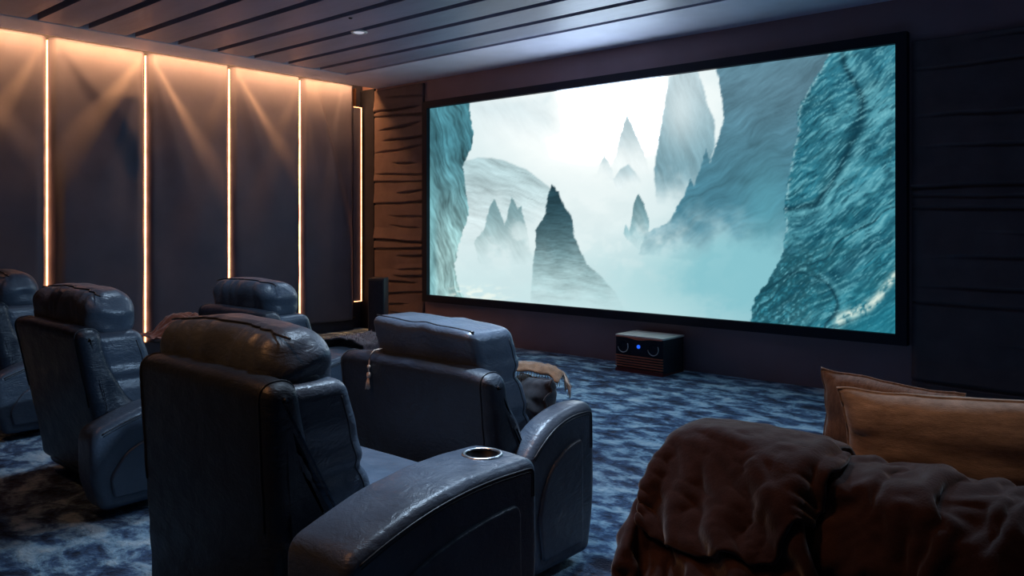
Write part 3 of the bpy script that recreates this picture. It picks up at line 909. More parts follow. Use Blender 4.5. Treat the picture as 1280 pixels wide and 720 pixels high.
obj('fringe', join(*fs), M['cord'], ft)['kind'] = 'stuff'

# ------------------------------------------------------------------ low sofa at right
so = thing('sofa', 'low dark armless sofa at lower right, mostly hidden by the brown blanket', 'sofa', (-.53, 2.66, 0))
obj('backrest', xf(rbox(.92, .15, .27, .09, (16, 5, 8)), Matrix.Translation((0, 0, .32))), M['sofa'], so)
obj('seat_cushion', xf(rbox(.92, .40, .11, .06, (16, 8, 4)), Matrix.Translation((0, .56, .27))), M['sofa'], so)
obj('base', xf(rbox(.88, .50, .07, .03, (6, 5, 2)), Matrix.Translation((0, .42, .10))), M['sofa'], so)
for x in (-.8, .8):
    for yy in (.0, .85):
        obj('leg', xf(lathe([(.02, 0), (.028, .05)], 16), Matrix.Translation((x, yy, 0))), M['plinth'], so)

# ------------------------------------------------------------------ tower speaker
sp = thing('tower_speaker', 'slim black tower speaker standing in the far corner', 'speaker', (-7.30, 6.05, 0), R(38))
obj('cabinet', xf(rbox(.095, .125, .375, .008, (2, 2, 4), 2), Matrix.Translation((0, 0, .395))), M['speaker'], sp)
obj('grille', xf(rbox(.085, .008, .345, .006, (2, 1, 4), 2), Matrix.Translation((0, -.130, .40))), M['speaker_grille'], sp)
obj('base', xf(rbox(.11, .14, .011, .004, (2, 2, 1), 2), Matrix.Translation((0, 0, .011))), M['plinth'], sp)

# ------------------------------------------------------------------ centre speaker box under the screen
W_, D_, H_ = .52, .36, .345
bx = thing('speaker_box', 'retro box speaker with pale top and copper slats on the carpet under the screen', 'speaker', (-3.975, 6.42, 0), R(-1))
obj('cabinet', xf(rbox(W_ / 2, D_ / 2, H_ / 2 - .012, .006, (2, 2, 2), 2), Matrix.Translation((0, D_ / 2 + .01, H_ / 2))), M['speaker'], bx)
tp = obj('top_panel', xf(rbox(W_ / 2 + .006, D_ / 2 + .008, .009, .004, (2, 2, 1), 2), Matrix.Translation((0, D_ / 2 + .01, H_ - .006))), M['top_white'], bx); tp['label'] = 'pale glossy top panel'
obj('fascia', xf(rbox(W_ / 2 - .004, .008, .085, .004, (2, 1, 2), 2), Matrix.Translation((0, .004, .245))), M['speaker_grille'], bx)
# copper trim that dips in the middle
tr = []
for s in range(12):
    u0, u1 = -1 + s / 6, -1 + (s + 1) / 6
    f = lambda u: .326 - .016 * max(0, 1 - (u / .42) ** 2)
    tr.append(([(u0 * (W_ / 2 - .006), -.008, f(u0)), (u1 * (W_ / 2 - .006), -.008, f(u1)), (u1 * (W_ / 2 - .006), -.008, .334), (u0 * (W_ / 2 - .006), -.008, .334),
                (u0 * (W_ / 2 - .006), .006, f(u0)), (u1 * (W_ / 2 - .006), .006, f(u1)), (u1 * (W_ / 2 - .006), .006, .334), (u0 * (W_ / 2 - .006), .006, .334)],
               [(0, 1, 2, 3), (4, 7, 6, 5), (0, 4, 5, 1), (3, 2, 6, 7)]))
obj('trim', join(*tr), M['copper'], bx, False)
for sx in (-1, 1):
    r_ = obj('speaker_driver', xf(lathe([(.001, .004), (.040, -.002), (.050, -.010), (.056, -.012), (.056, .004)], 36, 'y'), Matrix.Translation((sx * .165, -.004, .243))), M['speaker_grille'], bx)
    ar_ = [(sx * .165 + .057 * math.cos(R(a)), -.018, .243 + .057 * math.sin(R(a))) for a in range(190, 395, 8)]
    obj('rim', tube(ar_, .0042, 8), M['silver'], r_)
obj('indicator_light', xf(lathe([(.001, -.012), (.012, -.010), (.018, -.004), (.018, .006)], 24, 'y'), Matrix.Translation((.0, -.006, .250))), M['blue_led'], bx)
for k in range(6):
    obj('slat', xf(rbox(W_ / 2 - .003, .012, .0045, .002, (4, 1, 1), 2), Matrix.Translation((0, .0, .030 + .0245 * k))), M['copper'] if k else M['cherry'], bx)
obj('plinth', box(-W_ / 2, W_ / 2, -.008, D_ + .01, 0, .022), M['cherry'], bx, False)

# ------------------------------------------------------------------ ceiling fittings
dl = thing('ceiling_downlight', 'small round white downlight between ceiling planks', 'downlight', (-5.95, 4.70, 3.196))
obj('trim_ring', xf(lathe([(.045, 0), (.062, -.010), (.075, -.008), (.080, 0)], 40), Matrix.Identity(4)), M['top_white'], dl)
obj('diffuser', xf(lathe([(.001, -.012), (.040, -.010), (.052, -.003), (.052, 0)], 40), Matrix.Identity(4)), M['downlight'], dl)
cs = obj('ceiling_sensor', lathe([(.001, -.010), (.014, -.008), (.020, 0), (.020, .002)], 20), M['plinth'], None, True, (-5.60, 4.33, 3.197))
tag(cs, 'tiny dark round sensor on the ceiling beside the downlight', 'sensor')
# settled shapes of the blanket, x y z in millimetres
CLOTH_A = [
-1453,1778,23,-1467,1767,48,-1472,1797,47,-1483,1822,59,-1478,1836,33,-1500,1853,46,-1513,1882,44,-1531,1898,24,-1549,1923,24,-1568,1943,35,-1581,1969,31,-1583,1999,27,-1613,2006,22,-1637,2027,27,-1661,2050,31,-1678,2077,33,
-1690,2103,43,-1695,2126,60,-1699,2153,48,-1708,2179,57,-1712,2207,48,-1707,2232,33,-1688,2253,24,-1718,2258,29,-1733,2282,37,-1728,2311,43,-1756,2318,53,-1754,2348,51,-1735,2358,31,-1712,2374,21,-1685,2386,24,-1716,2398,28,
-1710,2424,48,-1694,2445,24,-1661,2450,23,-1632,2465,26,-1620,2492,21,-1609,2520,30,-1610,2536,56,-1592,2554,40,-1573,2573,29,-1573,2604,21,-1599,2618,25,-1615,2642,24,-1617,2673,24,-1617,2704,24,-1623,2734,24,-1641,2759,29,
-1629,2787,29,-1648,2809,29,-1646,2839,34,-1641,2868,39,-1616,2866,24,-1588,2857,20,-1559,2855,26,-1529,2858,32,-1499,2857,25,-1469,2861,24,-1418,1776,49,-1433,1796,65,-1452,1810,88,-1443,1824,62,-1465,1845,61,-1479,1867,47,
-1495,1883,29,-1507,1910,29,-1527,1932,37,-1546,1953,25,-1561,1971,45,-1583,1990,56,-1598,2017,52,-1598,2043,37,-1619,2062,22,-1636,2088,25,-1651,2115,30,-1660,2141,40,-1658,2162,62,-1665,2180,41,-1675,2200,21,-1670,2208,49,
-1682,2229,64,-1680,2260,64,-1707,2253,72,-1725,2277,81,-1726,2309,88,-1724,2339,82,-1710,2336,55,-1693,2341,32,-1700,2363,51,-1687,2393,57,-1672,2417,38,-1681,2444,57,-1668,2474,47,-1657,2491,25,-1636,2510,46,-1639,2537,34,
-1619,2560,34,-1605,2578,55,-1589,2595,38,-1562,2601,48,-1574,2629,42,-1599,2642,54,-1616,2663,63,-1629,2690,63,-1629,2721,65,-1616,2750,61,-1630,2778,67,-1627,2807,58,-1615,2827,38,-1613,2854,50,-1604,2883,50,-1584,2889,28,
-1556,2887,20,-1525,2889,20,-1494,2889,23,-1466,2892,35,-1389,1793,75,-1412,1788,93,-1428,1813,101,-1431,1842,82,-1441,1855,51,-1451,1872,24,-1453,1902,34,-1463,1928,44,-1482,1952,41,-1509,1973,36,-1537,1993,29,-1559,2002,59,
-1579,2027,71,-1602,2049,67,-1602,2075,50,-1597,2098,32,-1611,2125,32,-1622,2142,54,-1629,2165,35,-1632,2196,39,-1643,2217,22,-1658,2238,36,-1645,2227,60,-1664,2229,86,-1680,2239,108,-1685,2266,116,-1675,2289,97,-1674,2320,89,
-1672,2351,87,-1660,2333,65,-1659,2362,64,-1648,2388,54,-1661,2414,68,-1653,2442,67,-1641,2465,51,-1655,2493,54,-1664,2523,53,-1638,2539,60,-1638,2568,50,-1626,2596,51,-1601,2612,56,-1576,2598,68,-1563,2624,67,-1582,2644,76,
-1592,2672,74,-1616,2683,88,-1622,2711,95,-1616,2742,98,-1607,2772,95,-1598,2787,70,-1587,2810,51,-1586,2840,39,-1576,2868,44,-1565,2895,52,-1550,2914,35,-1521,2919,21,-1491,2920,27,-1484,2906,54,-1374,1776,90,-1393,1794,106,
-1405,1827,96,-1411,1833,56,-1411,1861,27,-1417,1899,38,-1414,1928,20,-1421,1949,37,-1440,1968,22,-1466,1989,23,-1495,2011,24,-1521,2014,57,-1555,2040,57,-1578,2058,78,-1590,2086,72,-1597,2111,57,-1583,2130,36,-1604,2152,35,
-1610,2179,50,-1610,2197,24,-1621,2224,33,-1636,2250,28,-1644,2253,56,-1649,2251,86,-1654,2238,116,-1663,2261,136,-1675,2289,136,-1664,2317,128,-1646,2325,105,-1627,2339,83,-1625,2363,65,-1633,2387,81,-1640,2416,86,-1625,2438,62,
-1643,2462,78,-1663,2487,77,-1667,2518,77,-1660,2547,74,-1646,2572,74,-1618,2582,76,-1609,2612,85,-1582,2624,92,-1552,2624,102,-1549,2653,97,-1573,2667,109,-1588,2692,112,-1591,2709,87,-1589,2733,102,-1581,2763,100,-1580,2793,91,
-1588,2819,78,-1580,2847,64,-1554,2854,49,-1545,2883,42,-1533,2907,52,-1524,2935,42,-1490,2944,40,-1471,2928,59,-1360,1777,111,-1372,1812,110,-1377,1838,78,-1382,1838,33,-1386,1876,38,-1386,1907,19,-1381,1942,24,-1392,1967,32,
-1417,1975,40,-1442,1989,44,-1455,2013,26,-1478,2024,55,-1513,2043,70,-1544,2070,78,-1565,2084,53,-1572,2109,68,-1581,2136,65,-1587,2166,53,-1586,2187,28,-1584,2217,41,-1587,2243,25,-1599,2271,29,-1611,2279,56,-1611,2270,84,
-1617,2245,106,-1639,2270,115,-1649,2281,143,-1641,2310,142,-1633,2335,126,-1630,2357,105,-1609,2367,83,-1609,2394,70,-1613,2420,84,-1620,2451,86,-1621,2478,68,-1638,2499,84,-1656,2518,101,-1638,2537,86,-1642,2565,100,-1625,2592,108,
-1593,2602,121,-1592,2634,135,-1563,2636,151,-1544,2657,151,-1537,2685,150,-1536,2708,131,-1537,2717,102,-1546,2733,77,-1563,2755,63,-1568,2784,60,-1562,2813,67,-1564,2837,83,-1545,2858,73,-1528,2878,59,-1513,2896,43,-1504,2921,54,
-1506,2951,65,-1478,2944,79,-1337,1797,119,-1345,1829,96,-1358,1819,56,-1353,1853,37,-1359,1891,30,-1384,1904,44,-1373,1929,44,-1383,1959,58,-1403,1984,61,-1421,2007,55,-1441,2028,40,-1468,2046,36,-1480,2060,68,-1509,2076,51,
-1525,2105,62,-1537,2125,44,-1545,2155,45,-1546,2186,50,-1545,2204,22,-1550,2237,23,-1554,2259,41,-1564,2289,36,-1577,2304,59,-1569,2275,70,-1570,2255,94,-1590,2260,121,-1605,2272,147,-1609,2297,128,-1609,2320,110,-1602,2347,103,
-1599,2378,105,-1588,2393,83,-1589,2422,77,-1595,2452,78,-1605,2479,87,-1615,2507,89,-1634,2506,115,-1618,2533,109,-1625,2560,129,-1626,2591,147,-1594,2603,163,-1578,2630,173,-1587,2662,168,-1560,2672,180,-1572,2684,154,-1573,2710,141,
-1554,2733,136,-1566,2751,114,-1546,2772,105,-1527,2774,80,-1537,2797,96,-1532,2826,93,-1522,2835,66,-1510,2858,51,-1493,2881,56,-1502,2906,74,-1521,2929,71,-1496,2926,88,-1309,1819,106,-1330,1803,77,-1334,1835,64,-1338,1867,49,
-1363,1882,56,-1368,1912,63,-1400,1918,60,-1414,1944,59,-1434,1968,69,-1448,1998,69,-1457,2026,69,-1447,2051,55,-1465,2076,52,-1489,2093,62,-1501,2113,41,-1506,2139,55,-1516,2165,64,-1516,2184,41,-1518,2212,33,-1523,2241,23,
-1530,2270,29,-1543,2281,54,-1552,2310,59,-1557,2294,84,-1541,2268,96,-1553,2265,126,-1562,2283,146,-1573,2308,156,-1581,2334,140,-1567,2343,115,-1565,2371,108,-1577,2398,112,-1569,2424,100,-1569,2453,95,-1573,2483,93,-1593,2496,111,
-1603,2513,132,-1609,2541,146,-1591,2571,148,-1605,2580,180,-1608,2612,192,-1605,2641,184,-1577,2653,194,-1579,2684,196,-1593,2695,171,-1572,2716,166,-1573,2742,152,-1555,2763,138,-1534,2748,119,-1519,2773,114,-1498,2790,102,-1495,2819,109,
-1487,2820,81,-1476,2844,70,-1501,2859,86,-1523,2875,80,-1541,2902,81,-1531,2930,89,-1291,1806,76,-1315,1826,68,-1325,1850,85,-1327,1874,71,-1352,1889,77,-1377,1900,89,-1394,1925,94,-1408,1951,99,-1419,1981,103,-1427,2011,104,
-1433,2042,98,-1439,2070,91,-1449,2097,80,-1461,2110,57,-1474,2122,35,-1486,2149,39,-1489,2160,67,-1495,2189,62,-1493,2217,53,-1491,2244,40,-1496,2272,43,-1510,2292,60,-1520,2317,69,-1536,2312,96,-1524,2288,108,-1527,2264,130,
-1538,2293,129,-1551,2320,132,-1549,2334,160,-1567,2357,151,-1544,2372,141,-1553,2401,141,-1551,2428,134,-1542,2454,124,-1540,2483,119,-1556,2503,134,-1563,2532,139,-1570,2539,169,-1574,2565,188,-1575,2596,177,-1578,2620,197,-1604,2631,209,
-1589,2657,217,-1609,2678,203,-1602,2710,200,-1588,2733,194,-1571,2756,182,-1547,2751,163,-1523,2747,144,-1501,2762,131,-1500,2793,128,-1473,2802,118,-1467,2828,105,-1480,2855,102,-1474,2883,90,-1501,2897,96,-1526,2899,114,-1553,2906,101,
-1284,1835,78,-1299,1841,52,-1303,1859,77,-1311,1883,94,-1334,1896,105,-1355,1919,112,-1369,1945,119,-1378,1975,114,-1386,2004,102,-1395,2023,79,-1395,2054,81,-1407,2076,61,-1408,2106,61,-1422,2119,38,-1436,2140,23,-1446,2165,34,
-1446,2165,63,-1453,2190,77,-1451,2216,64,-1461,2244,70,-1477,2267,78,-1475,2297,79,-1488,2320,92,-1509,2336,109,-1510,2312,128,-1507,2284,144,-1535,2289,158,-1530,2316,145,-1529,2349,148,-1547,2359,168,-1558,2386,165,-1532,2404,169,
-1535,2435,166,-1544,2462,164,-1523,2483,161,-1515,2510,160,-1518,2539,163,-1530,2553,189,-1543,2577,197,-1555,2603,199,-1586,2599,216,-1590,2633,230,-1619,2656,231,-1604,2687,237,-1579,2705,231,-1577,2735,230,-1557,2754,217,-1535,2745,196,
-1510,2744,176,-1509,2771,161,-1487,2791,155,-1491,2815,136,-1466,2832,130,-1469,2860,126,-1476,2887,116,-1486,2914,108,-1518,2922,108,-1546,2923,119,-1281,1858,84,-1282,1860,52,-1310,1877,51,-1320,1902,66,-1332,1925,82,-1331,1949,101,
-1342,1974,117,-1350,1980,87,-1363,2008,74,-1365,2039,75,-1377,2057,53,-1375,2088,56,-1391,2099,33,-1390,2126,21,-1402,2152,26,-1413,2180,29,-1428,2191,53,-1424,2186,85,-1441,2212,91,-1454,2237,96,-1453,2266,89,-1476,2279,103,
-1485,2304,118,-1485,2330,133,-1504,2340,152,-1507,2313,168,-1514,2284,184,-1537,2309,177,-1526,2337,179,-1524,2369,183,-1553,2374,188,-1545,2400,192,-1553,2430,188,-1532,2453,188,-1527,2483,191,-1524,2515,193,-1500,2534,193,-1501,2563,200,
-1517,2588,205,-1546,2603,220,-1574,2617,241,-1612,2625,256,-1611,2662,264,-1580,2675,255,-1575,2707,261,-1565,2733,258,-1544,2751,246,-1521,2746,227,-1496,2751,208,-1489,2777,193,-1502,2804,189,-1503,2829,172,-1480,2847,165,-1501,2859,145,
-1506,2886,137,-1511,2913,130,-1514,2943,129,-1536,2945,110,-1257,1870,63,-1276,1894,61,-1293,1904,35,-1308,1928,46,-1324,1952,58,-1332,1976,76,-1318,1984,102,-1339,2002,104,-1342,2025,84,-1344,2039,59,-1358,2065,69,-1357,2079,40,
-1366,2100,21,-1375,2122,42,-1389,2147,51,-1410,2169,55,-1404,2203,51,-1405,2207,83,-1425,2229,75,-1428,2239,104,-1443,2262,115,-1452,2289,104,-1465,2295,131,-1485,2306,150,-1483,2330,172,-1500,2338,194,-1518,2318,207,-1540,2298,219,
-1547,2328,217,-1529,2352,225,-1539,2380,229,-1567,2393,228,-1558,2422,230,-1534,2442,227,-1539,2474,225,-1518,2500,221,-1505,2527,223,-1522,2551,222,-1519,2582,239,-1555,2586,252,-1590,2598,269,-1583,2635,272,-1595,2664,289,-1575,2688,281,
-1551,2697,266,-1553,2724,278,-1535,2748,269,-1510,2742,251,-1492,2760,235,-1472,2780,222,-1471,2809,208,-1481,2837,201,-1492,2865,196,-1515,2873,180,-1500,2899,171,-1512,2924,165,-1537,2927,151,-1556,2943,135,-1250,1878,24,-1267,1901,24,
-1267,1929,38,-1284,1942,61,-1300,1948,83,-1304,1978,76,-1304,2007,86,-1320,2014,114,-1319,2024,82,-1330,2051,76,-1335,2071,55,-1349,2098,59,-1346,2112,31,-1356,2139,27,-1375,2162,31,-1387,2185,44,-1385,2198,74,-1397,2232,65,
-1399,2239,97,-1411,2268,91,-1413,2270,122,-1433,2292,125,-1454,2317,122,-1460,2313,156,-1469,2310,188,-1473,2330,210,-1488,2309,221,-1505,2297,242,-1526,2313,256,-1540,2334,270,-1535,2362,278,-1563,2374,279,-1554,2403,282,-1543,2432,283,
-1525,2457,280,-1534,2489,276,-1530,2520,272,-1519,2547,275,-1529,2575,283,-1559,2587,292,-1584,2609,301,-1595,2640,299,-1571,2654,291,-1564,2684,303,-1540,2706,293,-1525,2721,269,-1521,2744,292,-1511,2761,272,-1498,2781,254,-1500,2786,228,
-1495,2814,224,-1484,2842,227,-1508,2852,214,-1519,2881,203,-1500,2903,197,-1524,2919,188,-1542,2940,173,-1537,2958,152,-1222,1900,24,-1240,1896,46,-1246,1920,63,-1269,1922,82,-1273,1951,82,-1286,1970,99,-1298,1995,111,-1297,2027,118,
-1312,2045,100,-1305,2053,69,-1316,2080,68,-1327,2092,44,-1333,2118,56,-1352,2140,56,-1352,2170,45,-1372,2182,68,-1360,2215,60,-1365,2248,73,-1370,2262,105,-1388,2282,116,-1407,2305,117,-1412,2296,148,-1434,2326,139,-1464,2340,153,
-1453,2330,187,-1447,2323,220,-1469,2319,239,-1492,2318,257,-1508,2311,281,-1512,2341,284,-1539,2340,299,-1556,2365,305,-1549,2395,307,-1537,2424,307,-1529,2454,306,-1521,2483,305,-1523,2514,307,-1520,2544,309,-1533,2569,314,-1551,2592,318,
-1565,2619,316,-1592,2635,323,-1563,2647,314,-1545,2663,299,-1528,2684,285,-1510,2704,280,-1500,2730,294,-1487,2742,272,-1475,2763,249,-1477,2793,243,-1502,2811,247,-1510,2837,237,-1518,2869,234,-1499,2893,224,-1523,2909,214,-1515,2936,208,
-1528,2958,188,-1549,2971,170,-1208,1916,37,-1218,1894,58,-1234,1901,80,-1247,1923,97,-1255,1951,103,-1266,1981,101,-1279,2005,87,-1272,2027,109,-1286,2045,85,-1294,2074,86,-1291,2083,57,-1303,2105,42,-1319,2129,33,-1326,2144,60,
-1345,2160,71,-1351,2190,89,-1356,2226,91,-1337,2259,84,-1355,2288,88,-1373,2308,104,-1384,2325,127,-1406,2330,148,-1433,2318,171,-1443,2357,161,-1471,2351,189,-1453,2350,220,-1460,2343,250,-1470,2328,274,-1485,2314,296,-1512,2327,308,
-1517,2359,313,-1541,2367,338,-1526,2399,338,-1519,2431,343,-1511,2459,342,-1520,2487,341,-1509,2514,335,-1515,2542,339,-1520,2571,340,-1535,2596,342,-1552,2622,343,-1577,2637,350,-1567,2664,339,-1542,2675,326,-1516,2680,312,-1495,2698,303,
-1475,2719,297,-1472,2748,285,-1477,2773,277,-1469,2800,267,-1484,2827,263,-1507,2847,265,-1497,2877,257,-1506,2906,252,-1534,2913,242,-1533,2941,233,-1548,2957,211,-1543,2983,191,-1183,1897,40,-1192,1901,70,-1219,1919,68,-1221,1934,92,
-1234,1961,86,-1253,1981,72,-1248,2007,89,-1264,2030,75,-1255,2057,89,-1264,2085,85,-1278,2107,74,-1279,2121,46,-1300,2140,51,-1314,2166,47,-1319,2175,75,-1331,2207,77,-1337,2228,109,-1348,2264,111,-1333,2298,103,-1352,2318,115,
-1364,2306,142,-1384,2326,159,-1408,2316,183,-1426,2352,184,-1458,2378,191,-1481,2364,215,-1490,2351,240,-1496,2346,272,-1479,2350,296,-1482,2345,328,-1503,2359,354,-1512,2390,363,-1529,2417,378,-1501,2435,376,-1505,2465,377,-1513,2493,375,
-1492,2515,367,-1507,2541,373,-1515,2570,375,-1520,2598,375,-1547,2610,378,-1562,2636,383,-1555,2664,375,-1529,2671,361,-1505,2682,348,-1492,2707,338,-1481,2732,328,-1477,2759,318,-1482,2787,307,-1466,2811,300,-1491,2830,297,-1488,2861,292,
-1492,2893,288,-1523,2898,283,-1540,2921,278,-1552,2945,265,-1548,2969,244,-1532,2990,221,-1134,1906,35,-1161,1922,39,-1174,1933,66,-1197,1946,54,-1215,1969,44,-1210,1994,63,-1225,2019,52,-1234,2048,49,-1247,2074,53,-1231,2094,69,
-1254,2107,51,-1260,2132,69,-1273,2152,51,-1289,2178,52,-1305,2197,69,-1315,2211,98,-1324,2245,95,-1328,2264,126,-1342,2293,129,-1331,2326,128,-1361,2333,137,-1363,2320,171,-1387,2323,195,-1413,2347,208,-1435,2378,210,-1462,2387,227,
-1473,2382,253,-1483,2382,281,-1490,2387,313,-1491,2379,345,-1476,2378,376,-1500,2392,392,-1522,2408,402,-1508,2435,404,-1516,2464,400,-1496,2486,393,-1504,2514,392,-1490,2542,395,-1492,2572,391,-1519,2586,400,-1540,2606,405,-1548,2634,410,
-1544,2663,405,-1518,2673,394,-1501,2694,383,-1505,2721,372,-1498,2747,360,-1491,2774,351,-1469,2792,342,-1477,2819,335,-1477,2849,327,-1487,2878,323,-1512,2898,319,-1501,2923,300,-1527,2941,308,-1533,2965,293,-1556,2984,284,-1543,3006,260,
-1136,1923,64,-1122,1933,39,-1147,1951,35,-1164,1974,39,-1182,1994,22,-1178,2017,44,-1194,2042,39,-1200,2069,52,-1220,2075,28,-1208,2098,45,-1225,2116,61,-1237,2142,55,-1256,2157,74,-1271,2184,73,-1281,2212,73,-1289,2222,102,
-1300,2256,95,-1317,2283,112,-1327,2286,146,-1343,2310,151,-1343,2344,151,-1370,2346,166,-1366,2335,201,-1390,2354,218,-1410,2378,229,-1434,2387,248,-1446,2401,270,-1449,2392,299,-1454,2390,331,-1462,2395,361,-1486,2408,375,-1482,2404,407,
-1508,2407,424,-1518,2436,428,-1507,2464,427,-1490,2487,420,-1490,2516,415,-1504,2543,418,-1493,2569,419,-1503,2598,419,-1532,2603,430,-1528,2632,426,-1535,2662,429,-1523,2687,417,-1497,2702,410,-1486,2726,397,-1489,2755,392,-1483,2783,383,
-1475,2809,371,-1465,2833,361,-1478,2859,356,-1499,2880,351,-1488,2905,334,-1491,2933,324,-1505,2958,314,-1531,2973,321,-1528,2992,297,-1543,3020,295,-1148,1955,68,-1119,1946,63,-1126,1965,42,-1145,1979,22,-1156,2007,25,-1171,2036,23,
-1169,2046,53,-1182,2063,31,-1196,2084,21,-1208,2112,20,-1214,2133,44,-1213,2140,74,-1234,2168,63,-1248,2193,73,-1264,2209,90,-1273,2240,92,-1291,2253,117,-1295,2288,117,-1315,2307,131,-1324,2312,162,-1343,2329,174,-1352,2361,176,
-1367,2361,203,-1368,2354,235,-1392,2369,251,-1405,2390,268,-1422,2390,294,-1427,2415,314,-1447,2422,334,-1469,2421,354,-1464,2415,386,-1486,2431,401,-1481,2416,432,-1490,2448,441,-1504,2467,460,-1483,2488,453,-1476,2515,446,-1491,2540,450,
-1495,2570,451,-1492,2599,449,-1519,2605,457,-1526,2634,456,-1515,2661,446,-1519,2690,442,-1506,2716,430,-1480,2729,422,-1469,2755,412,-1461,2781,400,-1457,2809,391,-1464,2837,387,-1486,2857,380,-1483,2886,371,-1502,2906,360,-1495,2934,357,
-1493,2962,348,-1501,2987,335,-1513,3009,321,-1543,3016,321,-1137,1935,112,-1142,1965,100,-1133,1986,79,-1122,1993,49,-1125,2011,24,-1144,2032,39,-1157,2059,29,-1167,2080,50,-1170,2093,24,-1181,2118,26,-1192,2146,38,-1207,2165,59,
-1226,2163,88,-1226,2193,89,-1243,2214,104,-1266,2227,116,-1266,2261,116,-1286,2275,137,-1303,2295,152,-1305,2328,151,-1323,2347,162,-1331,2367,186,-1351,2378,206,-1372,2381,227,-1368,2381,259,-1380,2389,285,-1397,2399,307,-1408,2402,334,
-1431,2410,353,-1448,2428,370,-1468,2444,391,-1461,2422,418,-1468,2442,447,-1487,2436,474,-1475,2465,476,-1479,2491,488,-1463,2515,479,-1479,2537,486,-1480,2567,487,-1481,2596,487,-1507,2608,493,-1510,2637,491,-1498,2662,480,-1504,2691,474,
-1504,2721,462,-1482,2740,448,-1483,2766,433,-1471,2792,424,-1453,2816,419,-1478,2838,416,-1479,2869,416,-1503,2888,413,-1510,2917,411,-1525,2942,405,-1522,2971,399,-1519,2999,390,-1508,3023,376,-1498,3027,348,-1119,1926,95,-1112,1954,100,
-1105,1984,103,-1103,2005,79,-1098,2010,46,-1108,2034,26,-1122,2065,25,-1137,2090,30,-1148,2115,43,-1174,2111,59,-1195,2124,71,-1188,2149,88,-1200,2167,111,-1229,2177,120,-1229,2203,133,-1247,2228,139,-1269,2252,144,-1261,2286,143,
-1281,2308,155,-1301,2317,177,-1302,2348,176,-1321,2347,199,-1340,2358,221,-1348,2377,242,-1354,2404,257,-1372,2414,279,-1389,2424,301,-1406,2432,325,-1417,2442,351,-1432,2455,379,-1438,2455,410,-1438,2438,440,-1448,2433,472,-1466,2442,497,
-1480,2466,509,-1455,2484,509,-1449,2513,510,-1467,2535,518,-1471,2564,520,-1471,2594,522,-1494,2610,529,-1495,2640,526,-1480,2663,516,-1488,2692,512,-1490,2722,502,-1487,2751,488,-1471,2772,470,-1455,2794,460,-1470,2821,457,-1471,2854,459,
-1502,2869,460,-1507,2900,462,-1522,2926,459,-1506,2948,446,-1504,2977,438,-1486,2992,420,-1479,2992,389,-1465,3019,386,-1096,1931,58,-1086,1954,72,-1079,1976,93,-1077,2004,83,-1084,2028,67,-1113,2030,57,-1124,2057,55,-1122,2088,58,
-1147,2094,73,-1153,2122,86,-1179,2109,100,-1205,2123,113,-1225,2140,132,-1232,2157,158,-1223,2183,169,-1244,2205,173,-1240,2239,164,-1255,2270,175,-1252,2304,173,-1269,2326,185,-1279,2348,201,-1298,2359,222,-1315,2356,247,-1317,2385,259,
-1328,2400,285,-1342,2413,307,-1357,2426,328,-1373,2434,352,-1389,2442,377,-1403,2449,403,-1414,2465,427,-1432,2465,455,-1429,2452,485,-1444,2449,513,-1466,2460,532,-1464,2493,535,-1439,2508,536,-1454,2534,542,-1464,2562,548,-1463,2591,550,
-1484,2612,555,-1483,2641,551,-1478,2669,543,-1468,2695,533,-1479,2724,531,-1469,2751,519,-1459,2776,508,-1463,2804,500,-1460,2835,495,-1490,2850,494,-1510,2875,495,-1518,2902,493,-1513,2931,484,-1499,2955,471,-1482,2974,453,-1472,2969,424,
-1455,2981,403,-1452,3013,410,-1045,1941,34,-1059,1965,24,-1047,1965,55,-1067,1988,46,-1076,2017,36,-1089,2044,46,-1104,2055,68,-1120,2075,82,-1125,2105,82,-1145,2100,104,-1163,2122,119,-1186,2142,122,-1202,2132,147,-1217,2140,174,
-1229,2162,192,-1230,2192,199,-1225,2222,192,-1223,2257,194,-1231,2288,205,-1244,2313,217,-1257,2332,234,-1275,2339,256,-1285,2360,277,-1311,2355,288,-1335,2364,306,-1350,2381,326,-1355,2399,350,-1355,2420,371,-1368,2434,393,-1378,2451,414,
-1392,2457,441,-1407,2466,466,-1427,2477,490,-1426,2466,519,-1443,2467,545,-1462,2485,561,-1451,2512,561,-1433,2538,558,-1447,2563,567,-1465,2585,575,-1469,2614,579,-1461,2642,569,-1457,2670,561,-1464,2698,560,-1461,2727,552,-1461,2756,544,
-1456,2784,534,-1446,2810,522,-1468,2829,523,-1490,2851,521,-1503,2877,520,-1499,2906,512,-1481,2924,491,-1468,2958,488,-1463,2941,459,-1440,2958,446,-1427,2977,428,-1424,2993,398,-1018,1958,55,-1016,1966,26,-1025,1996,29,-1026,1998,61,
-1047,2021,66,-1058,2050,61,-1076,2060,83,-1091,2078,68,-1102,2090,95,-1118,2113,106,-1135,2134,119,-1158,2152,130,-1190,2163,136,-1190,2157,166,-1200,2163,193,-1206,2187,211,-1219,2215,219,-1238,2237,214,-1248,2266,224,-1252,2289,244,
-1255,2310,263,-1253,2333,281,-1278,2333,294,-1299,2350,310,-1312,2376,314,-1326,2370,340,-1335,2383,367,-1345,2398,395,-1349,2417,420,-1357,2433,443,-1355,2459,458,-1370,2474,481,-1388,2486,503,-1407,2497,526,-1423,2497,552,-1432,2491,580,
-1444,2514,593,-1424,2537,591,-1440,2562,603,-1445,2591,611,-1440,2621,610,-1435,2651,607,-1435,2680,604,-1439,2709,599,-1445,2737,591,-1449,2764,579,-1451,2792,564,-1440,2816,550,-1452,2843,542,-1475,2860,548,-1477,2890,542,-1459,2907,523,
